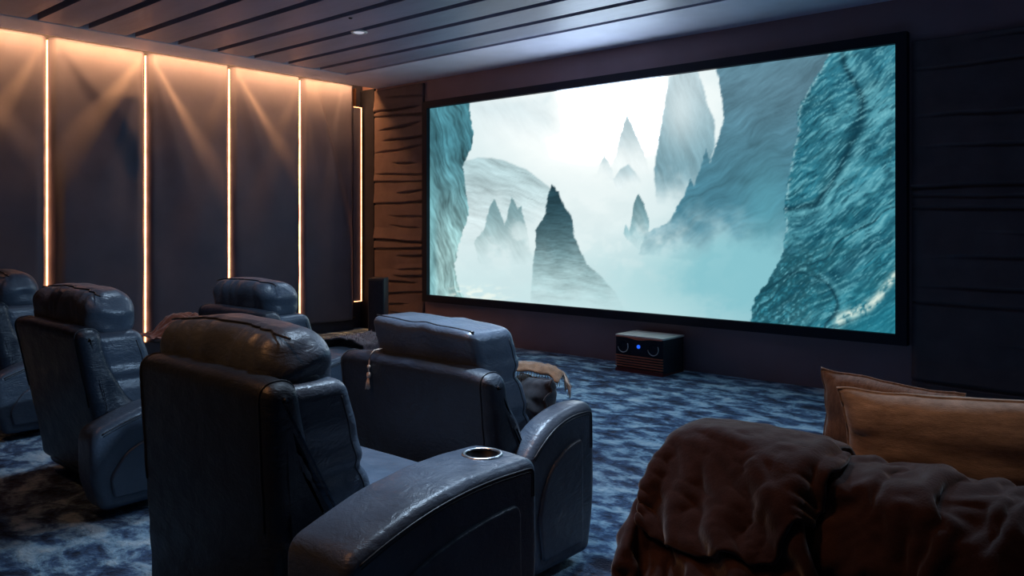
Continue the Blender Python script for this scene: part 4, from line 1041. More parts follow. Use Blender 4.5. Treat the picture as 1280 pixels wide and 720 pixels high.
-1452,2940,520,-1443,2922,492,-1428,2917,463,-1414,2927,438,-1399,2946,421,-1388,2976,412,-1006,1981,62,-992,1969,36,-999,1995,21,-1001,2008,49,-1014,2031,65,-1026,2057,76,-1045,2079,79,-1064,2101,78,-1090,2108,63,-1099,2131,77,
-1126,2146,81,-1143,2168,94,-1155,2183,119,-1167,2190,148,-1168,2183,180,-1191,2204,182,-1200,2229,199,-1212,2247,219,-1227,2253,241,-1233,2274,260,-1240,2294,281,-1248,2315,302,-1258,2343,312,-1268,2372,308,-1278,2367,338,-1288,2388,359,
-1296,2410,383,-1303,2429,410,-1301,2429,441,-1310,2448,462,-1318,2436,489,-1322,2463,505,-1338,2477,526,-1356,2490,549,-1370,2508,569,-1387,2523,591,-1397,2523,615,-1407,2543,628,-1412,2571,632,-1417,2601,635,-1417,2633,635,-1425,2662,636,
-1432,2691,635,-1440,2719,634,-1442,2747,629,-1438,2774,622,-1439,2801,611,-1439,2828,596,-1430,2854,581,-1449,2877,581,-1436,2894,561,-1434,2924,555,-1425,2912,526,-1412,2906,497,-1400,2926,476,-1389,2915,449,-1376,2927,425,-1371,2956,434,
-983,1978,81,-973,1983,53,-974,2000,27,-988,2027,31,-1015,2038,37,-1023,2064,49,-1027,2090,63,-1050,2100,50,-1072,2121,40,-1091,2143,44,-1097,2162,66,-1107,2175,93,-1119,2176,122,-1129,2184,151,-1142,2209,168,-1155,2209,196,
-1171,2221,219,-1184,2241,236,-1196,2266,244,-1204,2293,254,-1211,2318,269,-1217,2344,287,-1220,2370,308,-1233,2364,338,-1242,2389,353,-1253,2405,377,-1264,2419,402,-1275,2445,414,-1288,2455,440,-1284,2442,467,-1296,2455,489,-1299,2453,520,
-1312,2466,543,-1324,2480,567,-1337,2493,591,-1348,2512,611,-1356,2535,622,-1368,2552,634,-1381,2576,644,-1389,2608,647,-1395,2640,647,-1399,2671,646,-1402,2702,642,-1409,2732,640,-1420,2757,647,-1431,2785,644,-1423,2809,634,-1427,2838,626,
-1425,2864,617,-1414,2881,601,-1416,2908,590,-1407,2905,561,-1398,2904,533,-1386,2916,507,-1388,2902,478,-1369,2922,464,-1358,2917,436,-1352,2943,423,-947,1985,85,-965,2008,76,-952,2012,47,-979,2023,56,-997,2047,56,-1002,2071,38,
-1025,2093,35,-1034,2117,49,-1050,2139,39,-1071,2135,61,-1069,2165,68,-1081,2175,96,-1093,2173,125,-1102,2184,155,-1113,2200,178,-1125,2214,204,-1140,2236,219,-1150,2256,238,-1161,2280,254,-1169,2303,271,-1176,2333,275,-1184,2353,295,
-1202,2350,317,-1207,2374,334,-1214,2390,360,-1222,2408,382,-1227,2426,405,-1232,2445,427,-1241,2450,454,-1243,2473,472,-1254,2482,498,-1266,2488,524,-1279,2497,549,-1293,2507,572,-1307,2515,596,-1317,2520,618,-1325,2540,629,-1335,2561,639,
-1347,2582,649,-1356,2611,652,-1365,2642,651,-1376,2673,654,-1388,2704,653,-1387,2734,647,-1394,2764,645,-1406,2792,645,-1418,2820,649,-1413,2846,639,-1408,2873,630,-1400,2892,617,-1391,2896,597,-1384,2898,568,-1374,2909,543,-1374,2895,517,
-1368,2891,487,-1358,2898,459,-1338,2920,452,-1331,2930,424,-922,1996,60,-932,2021,79,-956,2038,67,-970,2046,39,-978,2057,69,-1002,2075,64,-1002,2101,43,-1012,2130,36,-1033,2145,56,-1051,2129,73,-1073,2145,88,-1056,2168,107,
-1069,2189,126,-1087,2204,143,-1098,2222,168,-1117,2234,183,-1124,2256,204,-1138,2276,220,-1142,2298,239,-1150,2317,258,-1151,2334,284,-1169,2330,311,-1161,2350,338,-1170,2351,371,-1183,2356,398,-1181,2379,416,-1185,2401,435,-1196,2416,459,
-1192,2444,473,-1208,2448,498,-1217,2460,524,-1225,2474,550,-1233,2490,573,-1242,2515,588,-1254,2518,614,-1263,2540,624,-1270,2557,637,-1282,2562,651,-1290,2589,652,-1303,2617,656,-1316,2645,651,-1335,2676,651,-1353,2706,657,-1370,2736,661,
-1384,2765,660,-1391,2794,658,-1390,2818,650,-1389,2850,647,-1384,2877,638,-1376,2896,624,-1369,2905,607,-1361,2907,578,-1355,2895,552,-1349,2894,523,-1345,2882,496,-1335,2895,471,-1335,2895,440,-1314,2916,434,-915,2008,29,-930,2030,47,
-932,2058,67,-943,2048,34,-956,2070,56,-981,2090,53,-1003,2104,70,-994,2130,56,-1019,2125,71,-1034,2148,86,-1056,2130,101,-1075,2146,120,-1073,2168,147,-1072,2192,164,-1087,2203,187,-1097,2225,202,-1108,2243,223,-1113,2271,234,
-1131,2279,260,-1120,2309,272,-1134,2302,306,-1125,2319,338,-1142,2313,367,-1153,2321,393,-1161,2339,414,-1169,2362,433,-1173,2385,453,-1169,2416,456,-1177,2424,486,-1183,2443,509,-1191,2466,526,-1200,2485,546,-1209,2502,570,-1219,2504,599,
-1228,2528,613,-1236,2543,627,-1248,2544,644,-1251,2566,655,-1256,2597,658,-1263,2624,652,-1275,2650,658,-1291,2679,651,-1312,2711,651,-1329,2739,658,-1344,2769,657,-1351,2797,655,-1351,2827,653,-1347,2856,648,-1341,2884,640,-1334,2905,628,
-1329,2914,613,-1320,2904,588,-1316,2897,560,-1313,2889,532,-1311,2887,502,-1310,2874,474,-1306,2891,450,-1309,2892,420,-901,2033,23,-902,2018,50,-904,2043,70,-912,2055,36,-931,2082,45,-954,2099,61,-978,2091,80,-974,2120,79,
-997,2131,94,-1024,2123,108,-1033,2149,122,-1049,2134,146,-1042,2160,166,-1045,2182,186,-1056,2206,198,-1069,2228,213,-1081,2244,234,-1101,2250,256,-1094,2280,262,-1105,2274,295,-1098,2292,328,-1114,2289,354,-1122,2304,380,-1127,2332,397,
-1139,2366,401,-1138,2389,425,-1129,2390,456,-1131,2410,481,-1133,2435,499,-1141,2463,501,-1147,2479,525,-1156,2485,553,-1168,2488,580,-1177,2513,592,-1186,2522,615,-1194,2540,628,-1210,2537,645,-1220,2567,653,-1234,2597,650,-1238,2625,657,
-1245,2655,659,-1253,2683,653,-1269,2713,651,-1284,2743,651,-1294,2773,655,-1299,2802,653,-1295,2832,651,-1288,2862,647,-1281,2889,639,-1276,2917,633,-1270,2921,617,-1270,2930,594,-1268,2919,566,-1269,2908,537,-1268,2889,512,-1269,2876,484,
-1269,2874,454,-1271,2878,424,-878,2042,24,-876,2016,41,-882,2022,71,-881,2051,54,-901,2074,67,-922,2092,83,-944,2079,99,-963,2095,113,-980,2110,130,-989,2140,127,-1004,2124,144,-1021,2128,173,-1027,2144,199,-1031,2166,217,
-1030,2195,224,-1055,2202,238,-1064,2220,259,-1063,2249,260,-1069,2266,286,-1077,2277,316,-1088,2268,343,-1093,2290,365,-1094,2323,380,-1107,2363,375,-1101,2391,400,-1093,2399,431,-1094,2420,455,-1090,2422,485,-1097,2451,487,-1109,2450,515,
-1112,2475,531,-1122,2474,561,-1132,2498,571,-1140,2501,599,-1142,2523,614,-1150,2529,629,-1165,2533,646,-1183,2567,645,-1203,2597,655,-1217,2631,650,-1219,2659,659,-1228,2689,660,-1234,2717,653,-1242,2746,652,-1247,2776,652,-1247,2806,651,
-1242,2838,651,-1237,2868,645,-1232,2899,645,-1229,2923,635,-1226,2937,620,-1227,2939,600,-1227,2917,578,-1230,2919,546,-1232,2905,517,-1233,2888,491,-1233,2893,461,-1231,2898,433,-860,2054,40,-852,2025,43,-857,2013,71,-861,2045,74,
-885,2053,92,-902,2070,110,-912,2097,118,-932,2102,140,-947,2120,119,-964,2126,146,-985,2139,158,-1008,2155,164,-1001,2155,192,-1004,2159,222,-1022,2170,244,-1030,2196,258,-1031,2224,263,-1052,2228,283,-1070,2238,302,-1066,2253,329,
-1065,2275,351,-1066,2308,361,-1081,2347,354,-1072,2367,388,-1068,2401,400,-1069,2420,426,-1067,2410,457,-1069,2437,472,-1080,2436,502,-1085,2465,510,-1095,2453,538,-1094,2481,553,-1108,2499,575,-1114,2496,606,-1114,2524,613,-1121,2518,631,
-1130,2533,645,-1146,2566,644,-1168,2595,656,-1189,2632,657,-1201,2665,650,-1203,2691,658,-1211,2721,660,-1213,2749,653,-1214,2779,652,-1212,2809,651,-1211,2839,650,-1210,2867,650,-1212,2887,638,-1202,2916,635,-1211,2914,619,-1201,2934,602,
-1203,2930,571,-1205,2908,549,-1208,2893,522,-1210,2904,495,-1216,2913,467,-1208,2893,444,-820,2034,39,-837,2051,64,-828,2018,75,-846,2029,96,-865,2049,110,-878,2071,123,-892,2095,137,-912,2120,139,-935,2142,135,-961,2142,121,
-968,2160,144,-992,2176,152,-986,2178,183,-1010,2180,202,-1002,2186,232,-1003,2194,261,-1016,2210,283,-1033,2232,297,-1048,2253,290,-1045,2266,317,-1038,2289,341,-1055,2325,335,-1056,2340,369,-1046,2374,384,-1054,2387,414,-1043,2417,424,
-1046,2429,453,-1050,2419,482,-1054,2447,495,-1070,2447,524,-1074,2466,547,-1095,2460,570,-1098,2480,591,-1088,2508,601,-1099,2505,624,-1101,2537,626,-1105,2534,644,-1120,2559,652,-1137,2594,650,-1157,2631,652,-1173,2666,656,-1181,2697,650,
-1184,2721,660,-1187,2750,658,-1186,2776,651,-1185,2805,651,-1180,2835,652,-1173,2864,646,-1165,2890,638,-1158,2899,622,-1154,2919,610,-1152,2903,583,-1150,2901,551,-1149,2912,521,-1155,2901,495,-1162,2886,471,-1164,2908,453,-1177,2929,433,
-767,2031,47,-798,2040,31,-795,2053,65,-818,2062,90,-837,2077,104,-855,2100,113,-876,2123,113,-901,2142,104,-931,2141,89,-933,2170,102,-945,2192,116,-959,2209,136,-981,2218,156,-1008,2217,176,-996,2216,209,-996,2223,241,
-999,2232,269,-1007,2248,291,-1024,2265,306,-1036,2292,298,-1035,2317,320,-1027,2344,340,-1031,2335,375,-1042,2351,400,-1032,2381,412,-1034,2397,436,-1025,2419,456,-1031,2435,483,-1046,2426,508,-1048,2445,530,-1068,2441,553,-1071,2460,575,
-1081,2467,602,-1083,2489,616,-1085,2525,616,-1089,2520,634,-1090,2552,636,-1094,2561,652,-1106,2594,650,-1122,2629,653,-1137,2663,651,-1145,2693,657,-1147,2722,659,-1149,2750,653,-1145,2779,654,-1138,2807,651,-1128,2837,651,-1118,2866,646,
-1111,2889,634,-1108,2902,619,-1106,2909,599,-1104,2900,569,-1102,2895,537,-1100,2901,507,-1106,2878,485,-1109,2878,455,-1117,2890,429,-1130,2909,409,-747,2053,45,-769,2060,24,-793,2081,27,-817,2088,45,-838,2104,58,-843,2131,74,
-872,2136,65,-901,2149,54,-925,2169,54,-946,2189,64,-961,2208,81,-973,2224,102,-989,2240,122,-996,2252,149,-1002,2255,181,-1003,2261,214,-994,2268,244,-1012,2278,264,-995,2280,289,-1005,2292,313,-1004,2321,321,-1010,2326,351,
-1014,2354,365,-1019,2366,392,-1012,2365,423,-1026,2378,448,-1040,2398,466,-1023,2412,487,-1021,2424,515,-1042,2421,536,-1044,2439,559,-1057,2443,586,-1057,2469,599,-1060,2498,610,-1069,2505,626,-1069,2538,627,-1070,2542,645,-1074,2574,644,
-1078,2595,656,-1087,2627,651,-1097,2658,655,-1101,2689,652,-1099,2718,653,-1097,2747,654,-1093,2777,655,-1089,2806,650,-1087,2836,652,-1085,2863,646,-1084,2885,636,-1081,2901,622,-1080,2911,603,-1085,2917,572,-1078,2901,545,-1077,2891,514,
-1080,2887,485,-1088,2895,458,-1109,2912,443,-1105,2916,412,-726,2077,24,-752,2088,25,-774,2093,43,-797,2102,60,-818,2118,46,-839,2138,45,-863,2157,50,-886,2170,65,-905,2188,50,-921,2204,70,-942,2226,74,-959,2246,91,
-968,2259,116,-969,2254,147,-984,2274,166,-990,2288,192,-992,2300,222,-991,2307,250,-987,2312,279,-980,2301,304,-982,2308,334,-989,2333,346,-994,2344,375,-997,2372,385,-998,2384,413,-1005,2394,442,-1014,2392,469,-1024,2385,496,
-1028,2398,523,-1017,2415,545,-1032,2418,570,-1031,2445,581,-1031,2471,595,-1041,2482,617,-1047,2512,622,-1053,2527,635,-1057,2558,636,-1056,2570,652,-1056,2601,649,-1059,2627,657,-1063,2657,651,-1064,2686,657,-1061,2716,658,-1062,2745,656,
-1065,2772,650,-1063,2801,653,-1059,2832,650,-1052,2864,647,-1047,2889,635,-1042,2905,620,-1040,2902,600,-1042,2920,576,-1049,2935,550,-1058,2934,519,-1051,2924,491,-1066,2936,469,-1062,2932,440,-1067,2946,415,-697,2125,33,-723,2133,45,
-749,2139,57,-775,2143,71,-801,2132,85,-809,2157,72,-828,2179,63,-853,2197,63,-875,2216,60,-896,2237,60,-915,2257,70,-928,2271,93,-932,2266,122,-946,2279,144,-960,2293,165,-963,2286,193,-968,2283,222,-965,2302,245,
-963,2320,270,-967,2327,298,-975,2333,324,-964,2328,355,-972,2356,364,-980,2352,393,-977,2367,419,-981,2375,446,-987,2384,475,-995,2385,503,-1006,2379,530,-1005,2391,557,-1003,2419,566,-1003,2442,584,-1006,2464,604,-1015,2480,620,
-1021,2511,622,-1030,2536,631,-1037,2550,645,-1037,2579,642,-1032,2598,655,-1040,2626,648,-1039,2654,655,-1040,2682,651,-1041,2711,649,-1038,2743,648,-1033,2775,652,-1027,2808,649,-1021,2843,653,-1015,2861,638,-1014,2881,623,-1007,2909,621,
-1010,2909,601,-1009,2908,571,-1016,2920,544,-1018,2934,517,-1019,2954,497,-1019,2950,468,-1033,2970,451,-1019,2955,431,-679,2118,67,-697,2140,80,-721,2134,99,-744,2135,116,-761,2160,112,-786,2176,119,-801,2199,103,-827,2216,103,
-846,2238,94,-859,2259,78,-877,2247,100,-890,2259,123,-888,2287,135,-899,2291,161,-916,2287,185,-930,2310,198,-936,2290,222,-941,2287,251,-953,2292,277,-952,2303,306,-952,2317,331,-944,2344,344,-948,2342,374,-951,2353,403,
-958,2340,428,-954,2355,453,-965,2353,480,-970,2357,509,-972,2368,536,-971,2393,551,-972,2415,571,-974,2436,592,-978,2456,612,-985,2479,623,-993,2506,630,-998,2535,634,-1005,2548,648,-1005,2576,641,-1009,2604,641,-1009,2634,643,
-1009,2664,647,-1005,2690,656,-1003,2720,655,-996,2752,651,-991,2786,650,-988,2817,653,-987,2847,650,-985,2872,639,-991,2894,629,-994,2892,612,-987,2922,603,-1007,2933,585,-1002,2939,554,-993,2943,528,-989,2953,496,-1007,2973,482,
-1002,2974,454,-1021,2986,433,-658,2127,79,-678,2128,101,-701,2132,120,-725,2148,131,-745,2170,133,-767,2192,128,-789,2216,121,-807,2233,101,-827,2256,99,-849,2276,97,-880,2274,88,-865,2270,118,-859,2269,149,-864,2274,179,
-870,2293,200,-879,2320,201,-906,2328,220,-914,2319,250,-928,2319,278,-922,2308,304,-922,2311,334,-920,2329,359,-915,2351,380,-921,2333,405,-924,2322,432,-927,2326,461,-927,2340,487,-932,2346,516,-934,2369,535,-936,2386,560,
-939,2408,580,-940,2430,600,-944,2453,614,-949,2477,624,-955,2502,633,-960,2527,641,-964,2556,644,-966,2581,653,-968,2610,653,-965,2640,651,-962,2670,651,-959,2701,653,-959,2732,657,-956,2761,651,-959,2791,653,-963,2816,646,
-965,2844,641,-983,2852,629,-976,2876,619,-967,2901,611,-984,2899,585,-982,2927,572,-983,2955,563,-991,2967,537,-999,2978,510,-982,2985,483,-996,2998,459,-1023,3004,452,-640,2146,90,-660,2151,110,-686,2164,117,-710,2182,114,
-734,2191,94,-750,2223,95,-773,2236,74,-782,2268,71,-805,2288,67,-830,2304,67,-862,2302,66,-866,2300,105,-852,2295,139,-839,2285,172,-839,2297,205,-849,2318,222,-869,2341,223,-888,2355,248,-899,2349,280,-896,2337,307,
-887,2321,330,-885,2342,352,-886,2330,381,-888,2317,410,-893,2305,437,-894,2313,466,-895,2326,493,-901,2348,514,-905,2370,534,-911,2393,551,-912,2414,572,-914,2436,591,-915,2458,611,-915,2481,623,-918,2505,632,-919,2529,641,
-921,2557,649,-921,2586,653,-923,2616,656,-923,2646,659,-925,2677,660,-925,2707,662,-927,2736,661,-930,2766,658,-933,2793,652,-936,2821,646,-946,2835,631,-952,2862,624,-956,2862,607,-964,2881,586,-960,2907,570,-981,2914,548,
-970,2943,544,-966,2973,536,-973,2980,507,-988,3004,500,-995,3019,475,-1001,3020,445,-659,2156,66,-654,2178,86,-683,2173,75,-704,2195,68,-711,2227,68,-733,2250,55,-758,2254,32,-781,2273,24,-802,2294,24,-824,2315,28,
-841,2333,47,-852,2335,82,-833,2318,115,-827,2310,156,-847,2320,186,-828,2335,212,-841,2337,238,-870,2326,245,-876,2321,273,-861,2333,297,-854,2331,326,-862,2317,351,-865,2303,377,-865,2297,408,-866,2308,433,-869,2321,462,
-881,2345,478,-888,2369,499,-906,2393,512,-919,2416,529,-926,2435,548,-928,2454,570,-924,2473,591,-921,2494,609,-917,2518,618,-911,2541,627,-904,2562,636,-899,2590,643,-898,2617,649,-901,2646,650,-901,2674,653,-902,2703,651,
-903,2733,652,-903,2762,647,-905,2794,639,-905,2825,635,-909,2853,630,-916,2872,617,-927,2883,599,-934,2879,571,-954,2886,549,-958,2914,534,-973,2937,518,-952,2962,520,-952,2991,516,-961,3011,495,-968,3025,469,-973,3034,439,
-631,2162,56,-653,2183,53,-665,2201,75,-682,2209,48,-705,2228,36,-723,2252,27,-741,2275,24,-763,2291,34,-781,2311,21,-800,2331,31,-820,2349,47,-840,2359,71,-819,2346,97,-823,2344,135,-816,2342,171,-845,2359,190,
-853,2364,225,-858,2352,255,-849,2325,265,-842,2311,290,-839,2306,320,-841,2302,347,-841,2302,377,-844,2316,402,-856,2338,427,-881,2356,440,-908,2379,457,-938,2379,476,-963,2393,497,-978,2412,517,-986,2430,540,-986,2448,565,
-979,2468,590,-968,2490,612,-958,2515,622,-949,2541,629,-941,2568,634,-926,2595,630,-923,2624,631,-923,2653,632,-927,2682,633,-932,2712,634,-937,2741,634,-941,2772,633,-932,2793,620,-939,2825,618,-915,2837,609,-896,2853,595,
-896,2879,581,-909,2899,563,-927,2892,537,-950,2900,513,-962,2926,499,-963,2956,495,-940,2977,498,-956,2991,475,-944,3015,458,-963,3003,435,-633,2179,33,-630,2195,62,-655,2214,55,-675,2234,62,-686,2247,38,-707,2266,48,
-716,2291,35,-734,2316,37,-756,2319,56,-776,2337,67,-798,2353,79,-816,2375,70,-825,2372,97,-806,2363,122,-792,2363,149,-800,2362,181,-811,2359,215,-828,2365,246,-827,2344,268,-818,2326,289,-816,2321,318,-819,2326,348,
-836,2341,371,-863,2360,389,-898,2368,401,-933,2366,414,-958,2381,433,-977,2400,454,-992,2416,472,-1003,2432,495,-1006,2452,514,-1008,2469,539,-1008,2485,564,-1002,2506,588,-995,2529,608,-990,2554,618,-985,2579,626,-974,2598,636,
-970,2631,633,-972,2659,628,-973,2689,626,-976,2717,623,-973,2746,622,-973,2772,619,-966,2801,609,-955,2825,593,-940,2849,585,-915,2854,570,-894,2863,554,-886,2889,544,-906,2909,526,-927,2896,500,-940,2924,487,-936,2951,499,
-932,2968,474,-932,2999,479,-930,2992,445,-938,3019,426,-610,2188,30,-633,2207,35,-639,2232,56,-662,2235,37,-664,2261,53,-677,2286,61,-695,2313,68,-712,2338,73,-725,2358,55,-746,2377,64,-771,2389,56,-779,2395,85,
-808,2400,97,-789,2383,114,-796,2387,143,-784,2392,171,-783,2395,201,-784,2383,232,-790,2372,264,-800,2366,292,-816,2367,317,-839,2371,336,-871,2380,351,-906,2375,356,-934,2381,373,-953,2388,392,-966,2399,414,-967,2418,438,
-969,2434,464,-968,2444,491,-970,2466,510,-971,2481,535,-972,2485,564,-976,2511,573,-973,2533,590,-971,2558,604,-971,2586,612,-956,2600,623,-970,2621,618,-970,2652,615,-967,2680,612,-962,2710,611,-960,2740,610,-946,2765,613,
-949,2783,593,-945,2807,576,-923,2826,582,-923,2830,552,-916,2855,537,-903,2879,523,-882,2901,515,-902,2906,488,-916,2932,503,-920,2946,475,-904,2971,485,-904,3000,473,-911,3015,445,-917,3007,411,-610,2212,20,-610,2215,51,
-624,2233,29,-642,2260,25,-661,2284,20,-680,2309,24,-693,2336,31,-691,2361,49,-701,2387,57,-725,2399,44,-745,2419,44,-762,2434,67,-788,2438,84,-790,2419,115,-773,2405,142,-798,2414,166,-814,2394,186,-826,2392,216,
-828,2401,245,-840,2393,270,-860,2382,288,-869,2400,310,-900,2391,318,-919,2398,340,-931,2405,364,-933,2409,396,-924,2399,424,-919,2423,442,-918,2429,472,-917,2456,487,-916,2469,514,-915,2472,543,-916,2497,559,-921,2504,587,
-920,2532,591,-922,2555,608,-927,2572,621,-920,2593,612,-926,2620,614,-929,2648,618,-929,2676,612,-927,2703,617,-926,2733,619,-917,2754,607,-921,2782,612,-917,2806,599,-903,2806,570,-895,2832,567,-893,2840,537,-887,2857,516,
-874,2882,494,-875,2914,487,-887,2934,508,-890,2949,481,-888,2966,457,-877,2994,455,-893,2996,426,-895,3027,411,-583,2205,25,-600,2237,32,-619,2257,59,-625,2289,46,-652,2299,59,-656,2329,48,-663,2353,33,-684,2372,22,
-706,2393,28,-704,2417,49,-724,2409,67,-745,2412,88,-759,2430,108,-773,2458,115,-789,2440,144,-768,2421,177,-805,2418,194,-838,2416,203,-858,2405,223,-870,2411,253,-870,2415,280,-896,2414,293,-886,2416,322,-910,2428,341,
-898,2417,375,-891,2392,394,-883,2406,423,-887,2408,452,-888,2434,467,-888,2453,489,-887,2464,516,-886,2482,541,-894,2472,571,-883,2499,588,-892,2512,611,-891,2536,620,-887,2562,626,-884,2585,617,-887,2613,613,-892,2643,610,
-889,2671,616,-886,2701,614,-881,2729,618,-881,2755,624,-873,2774,612,-876,2802,619,-865,2811,600,-855,2816,571,-855,2834,544,-855,2858,525,-853,2884,512,-850,2910,500,-864,2937,491,-870,2966,495,-860,2965,466,-862,2978,438,
-869,3008,431,-871,3020,403,-565,2233,30,-581,2258,59,-601,2291,60,-622,2299,85,-643,2320,83,-663,2339,76,-671,2364,57,-672,2389,39,-686,2413,25,-714,2427,24,-725,2435,55,-725,2428,85,-731,2429,116,-747,2452,125,
-767,2467,147,-791,2455,176,-779,2431,211,-813,2415,223,-842,2428,228,-865,2436,245,-876,2443,273,-868,2428,302,-879,2447,330,-871,2410,344,-856,2407,377,-859,2397,405,-866,2384,430,-863,2413,443,-862,2433,469,-864,2441,498,
-862,2470,505,-863,2468,537,-866,2474,568,-870,2477,602,-869,2500,617,-867,2526,624,-864,2556,626,-860,2589,626,-870,2615,624,-876,2645,621,-865,2667,611,-861,2694,617,-858,2721,625,-853,2750,629,-850,2779,623,-845,2803,614,
-850,2833,616,-844,2842,592,-828,2849,566,-846,2874,562,-853,2900,549,-853,2926,535,-841,2939,511,-842,2959,490,-850,2986,479,-847,2997,452,-844,2996,421,-844,3026,415,-570,2273,26,-561,2289,61,-581,2301,85,-604,2317,92,
-626,2339,89,-642,2349,63,-652,2380,71,-667,2408,62,-682,2432,48,-692,2448,26,-713,2459,47,-727,2455,77,-725,2457,108,-722,2458,141,-749,2444,150,-758,2449,179,-771,2473,204,-804,2459,221,-809,2442,250,-832,2460,258,
-832,2447,284,-840,2457,315,-838,2425,329,-839,2394,344,-842,2381,368,-847,2372,397,-840,2392,423,-831,2410,453,-824,2437,476,-826,2431,507,-821,2461,509,-827,2486,528,-831,2471,560,-839,2474,595,-841,2500,613,-852,2527,611,
-857,2555,611,-857,2585,611,-856,2617,611,-851,2645,614,-845,2673,621,-839,2695,611,-844,2725,612,-831,2743,623,-823,2774,625,-827,2803,625,-825,2832,618,-826,2856,608,-821,2871,581,-820,2875,552,-822,2904,560,-821,2933,552,
-817,2959,537,-813,2978,515,-810,2999,495,-802,2998,466,-803,3014,441,-796,3010,412,-554,2297,24,-572,2307,45,-572,2322,72,-598,2323,59,-605,2352,68,-620,2370,47,-628,2400,60,-645,2417,39,-655,2444,49,-666,2465,32,
-689,2480,49,-710,2483,74,-727,2485,102,-740,2481,128,-739,2469,159,-733,2451,182,-752,2447,207,-768,2447,234,-774,2473,249,-788,2471,275,-797,2467,304,-802,2444,322,-810,2414,326,-813,2396,347,-824,2399,377,-813,2375,399,
-802,2395,432,-793,2427,452,-788,2416,486,-786,2445,496,-784,2445,526,-785,2476,531,-798,2499,554,-798,2477,584,-815,2507,587,-822,2535,597,-825,2559,612,-826,2587,610,-828,2614,617,-824,2642,613,-822,2672,613,-824,2696,623,
-818,2717,612,-821,2746,607,-827,2775,608,-813,2803,611,-798,2831,614,-808,2840,590,-793,2865,581,-793,2881,557,-810,2895,536,-798,2922,543,-791,2951,536,-787,2980,525,-784,3002,505,-781,3016,480,-774,3023,451,-772,3001,431,
-529,2304,38,-543,2329,31,-565,2348,35,-576,2363,59,-587,2369,32,-592,2393,48,-615,2405,31,-622,2429,49,-633,2455,38,-652,2468,56,-665,2495,57,-684,2496,83,-696,2482,109,-710,2487,136,-720,2489,164,-732,2481,189,
-741,2468,216,-742,2447,237,-753,2461,261,-764,2478,284,-772,2456,301,-786,2430,309,-782,2423,338,-782,2404,364,-787,2374,378,-774,2397,400,-765,2414,433,-766,2403,468,-760,2435,477,-760,2429,508,-760,2462,511,-762,2452,544,
-765,2486,551,-773,2506,581,-786,2501,612,-786,2532,606,-791,2561,610,-801,2583,619,-799,2612,618,-799,2642,620,-803,2670,624,-799,2695,616,-799,2721,623,-800,2750,619,-800,2770,604,-789,2796,596,-773,2822,601,-787,2822,573,
-769,2846,562,-784,2850,536,-781,2874,519,-774,2903,516,-761,2930,517,-775,2949,498,-758,2973,491,-746,2997,480,-737,3013,456,-752,3032,440,-537,2314,84,-556,2336,80,-538,2356,71,-540,2374,49,-554,2383,25,-576,2400,22,
-595,2423,21,-611,2446,29,-613,2462,54,-634,2481,42,-643,2486,70,-665,2477,90,-668,2490,117,-679,2485,144,-688,2479,171,-703,2460,188,-705,2457,217,-718,2474,238,-721,2479,267,-727,2462,290,-736,2435,303,-744,2407,307,
-742,2391,333,-742,2375,363,-744,2367,391,-741,2384,418,-748,2386,450,-743,2419,458,-742,2417,490,-741,2449,494,-744,2439,527,-743,2473,530,-747,2468,564,-751,2485,589,-756,2507,613,-766,2530,622,-764,2560,619,-776,2582,628,
-778,2611,629,-781,2640,631,-775,2666,625,-776,2696,624,-776,2718,613,-771,2746,616,-770,2769,601,-773,2795,616,-761,2800,591,-759,2829,580,-758,2820,550,-751,2845,532,-751,2855,503,-738,2880,512,-750,2894,489,-750,2918,470,
-734,2942,461,-753,2960,447,-760,2981,426,-751,3000,405,-545,2331,126,-551,2357,112,-546,2380,92,-549,2395,67,-562,2400,46,-557,2416,21,-578,2426,39,-588,2455,34,-601,2483,40,-620,2493,58,-625,2468,74,-645,2460,96,
-644,2478,122,-658,2462,143,-668,2453,169,-668,2471,193,-674,2480,222,-675,2471,250,-689,2445,261,-685,2440,292,-694,2411,300,-703,2419,328,-715,2414,356,-717,2399,382,-722,2383,407,-721,2369,432,-725,2398,439,-718,2406,468,
-723,2436,476,-721,2430,508,-723,2459,514,-726,2452,546,-725,2484,552,-740,2503,572,-739,2522,598,-739,2531,620,-743,2554,630,-749,2583,635,-755,2610,640,-754,2641,639,-751,2669,635,-746,2691,624,-746,2718,618,-743,2743,610,
-742,2773,604,-746,2791,620,-756,2816,611,-736,2814,587,-732,2820,556,-729,2828,525,-727,2841,500,-732,2867,487,-724,2898,488,-733,2900,460,-736,2923,441,-737,2950,427,-733,2977,433,-737,2980,404,-527,2342,144,-528,2349,114,
-522,2368,86,-521,2387,59,-540,2403,39,-555,2430,43,-570,2443,21,-569,2455,49,-592,2462,56,-599,2496,64,-622,2490,85,-625,2472,111,-637,2450,126,-631,2463,154,-641,2447,177,-644,2457,204,-645,2474,229,-665,2451,232,
-661,2442,258,-662,2429,286,-668,2418,311,-686,2402,332,-708,2390,341,-705,2378,369,-699,2371,396,-695,2375,425,-697,2395,447,-694,2425,451,-689,2442,475,-690,2451,502,-690,2463,529,-699,2468,556,-719,2464,577,-718,2490,589,
-714,2519,599,-722,2545,611,-732,2568,618,-724,2591,629,-739,2615,625,-726,2638,632,-718,2667,634,-719,2698,634,-720,2725,628,-723,2752,622,-716,2773,608,-725,2801,612,-734,2829,615,-739,2842,592,-719,2838,568,-726,2852,541,
-708,2852,519,-709,2877,504,-700,2881,475,-700,2904,456,-703,2934,449,-702,2944,420,-704,2970,408,-707,2987,432,-502,2346,142,-513,2370,126,-522,2391,104,-530,2410,79,-530,2422,52,-534,2428,22,-551,2454,27,-571,2476,28,
-577,2484,53,-595,2473,79,-602,2492,101,-606,2457,101,-613,2439,123,-619,2437,155,-615,2444,183,-623,2467,201,-623,2458,228,-644,2436,224,-652,2417,244,-661,2398,266,-673,2384,290,-675,2368,315,-674,2372,343,-669,2392,364,
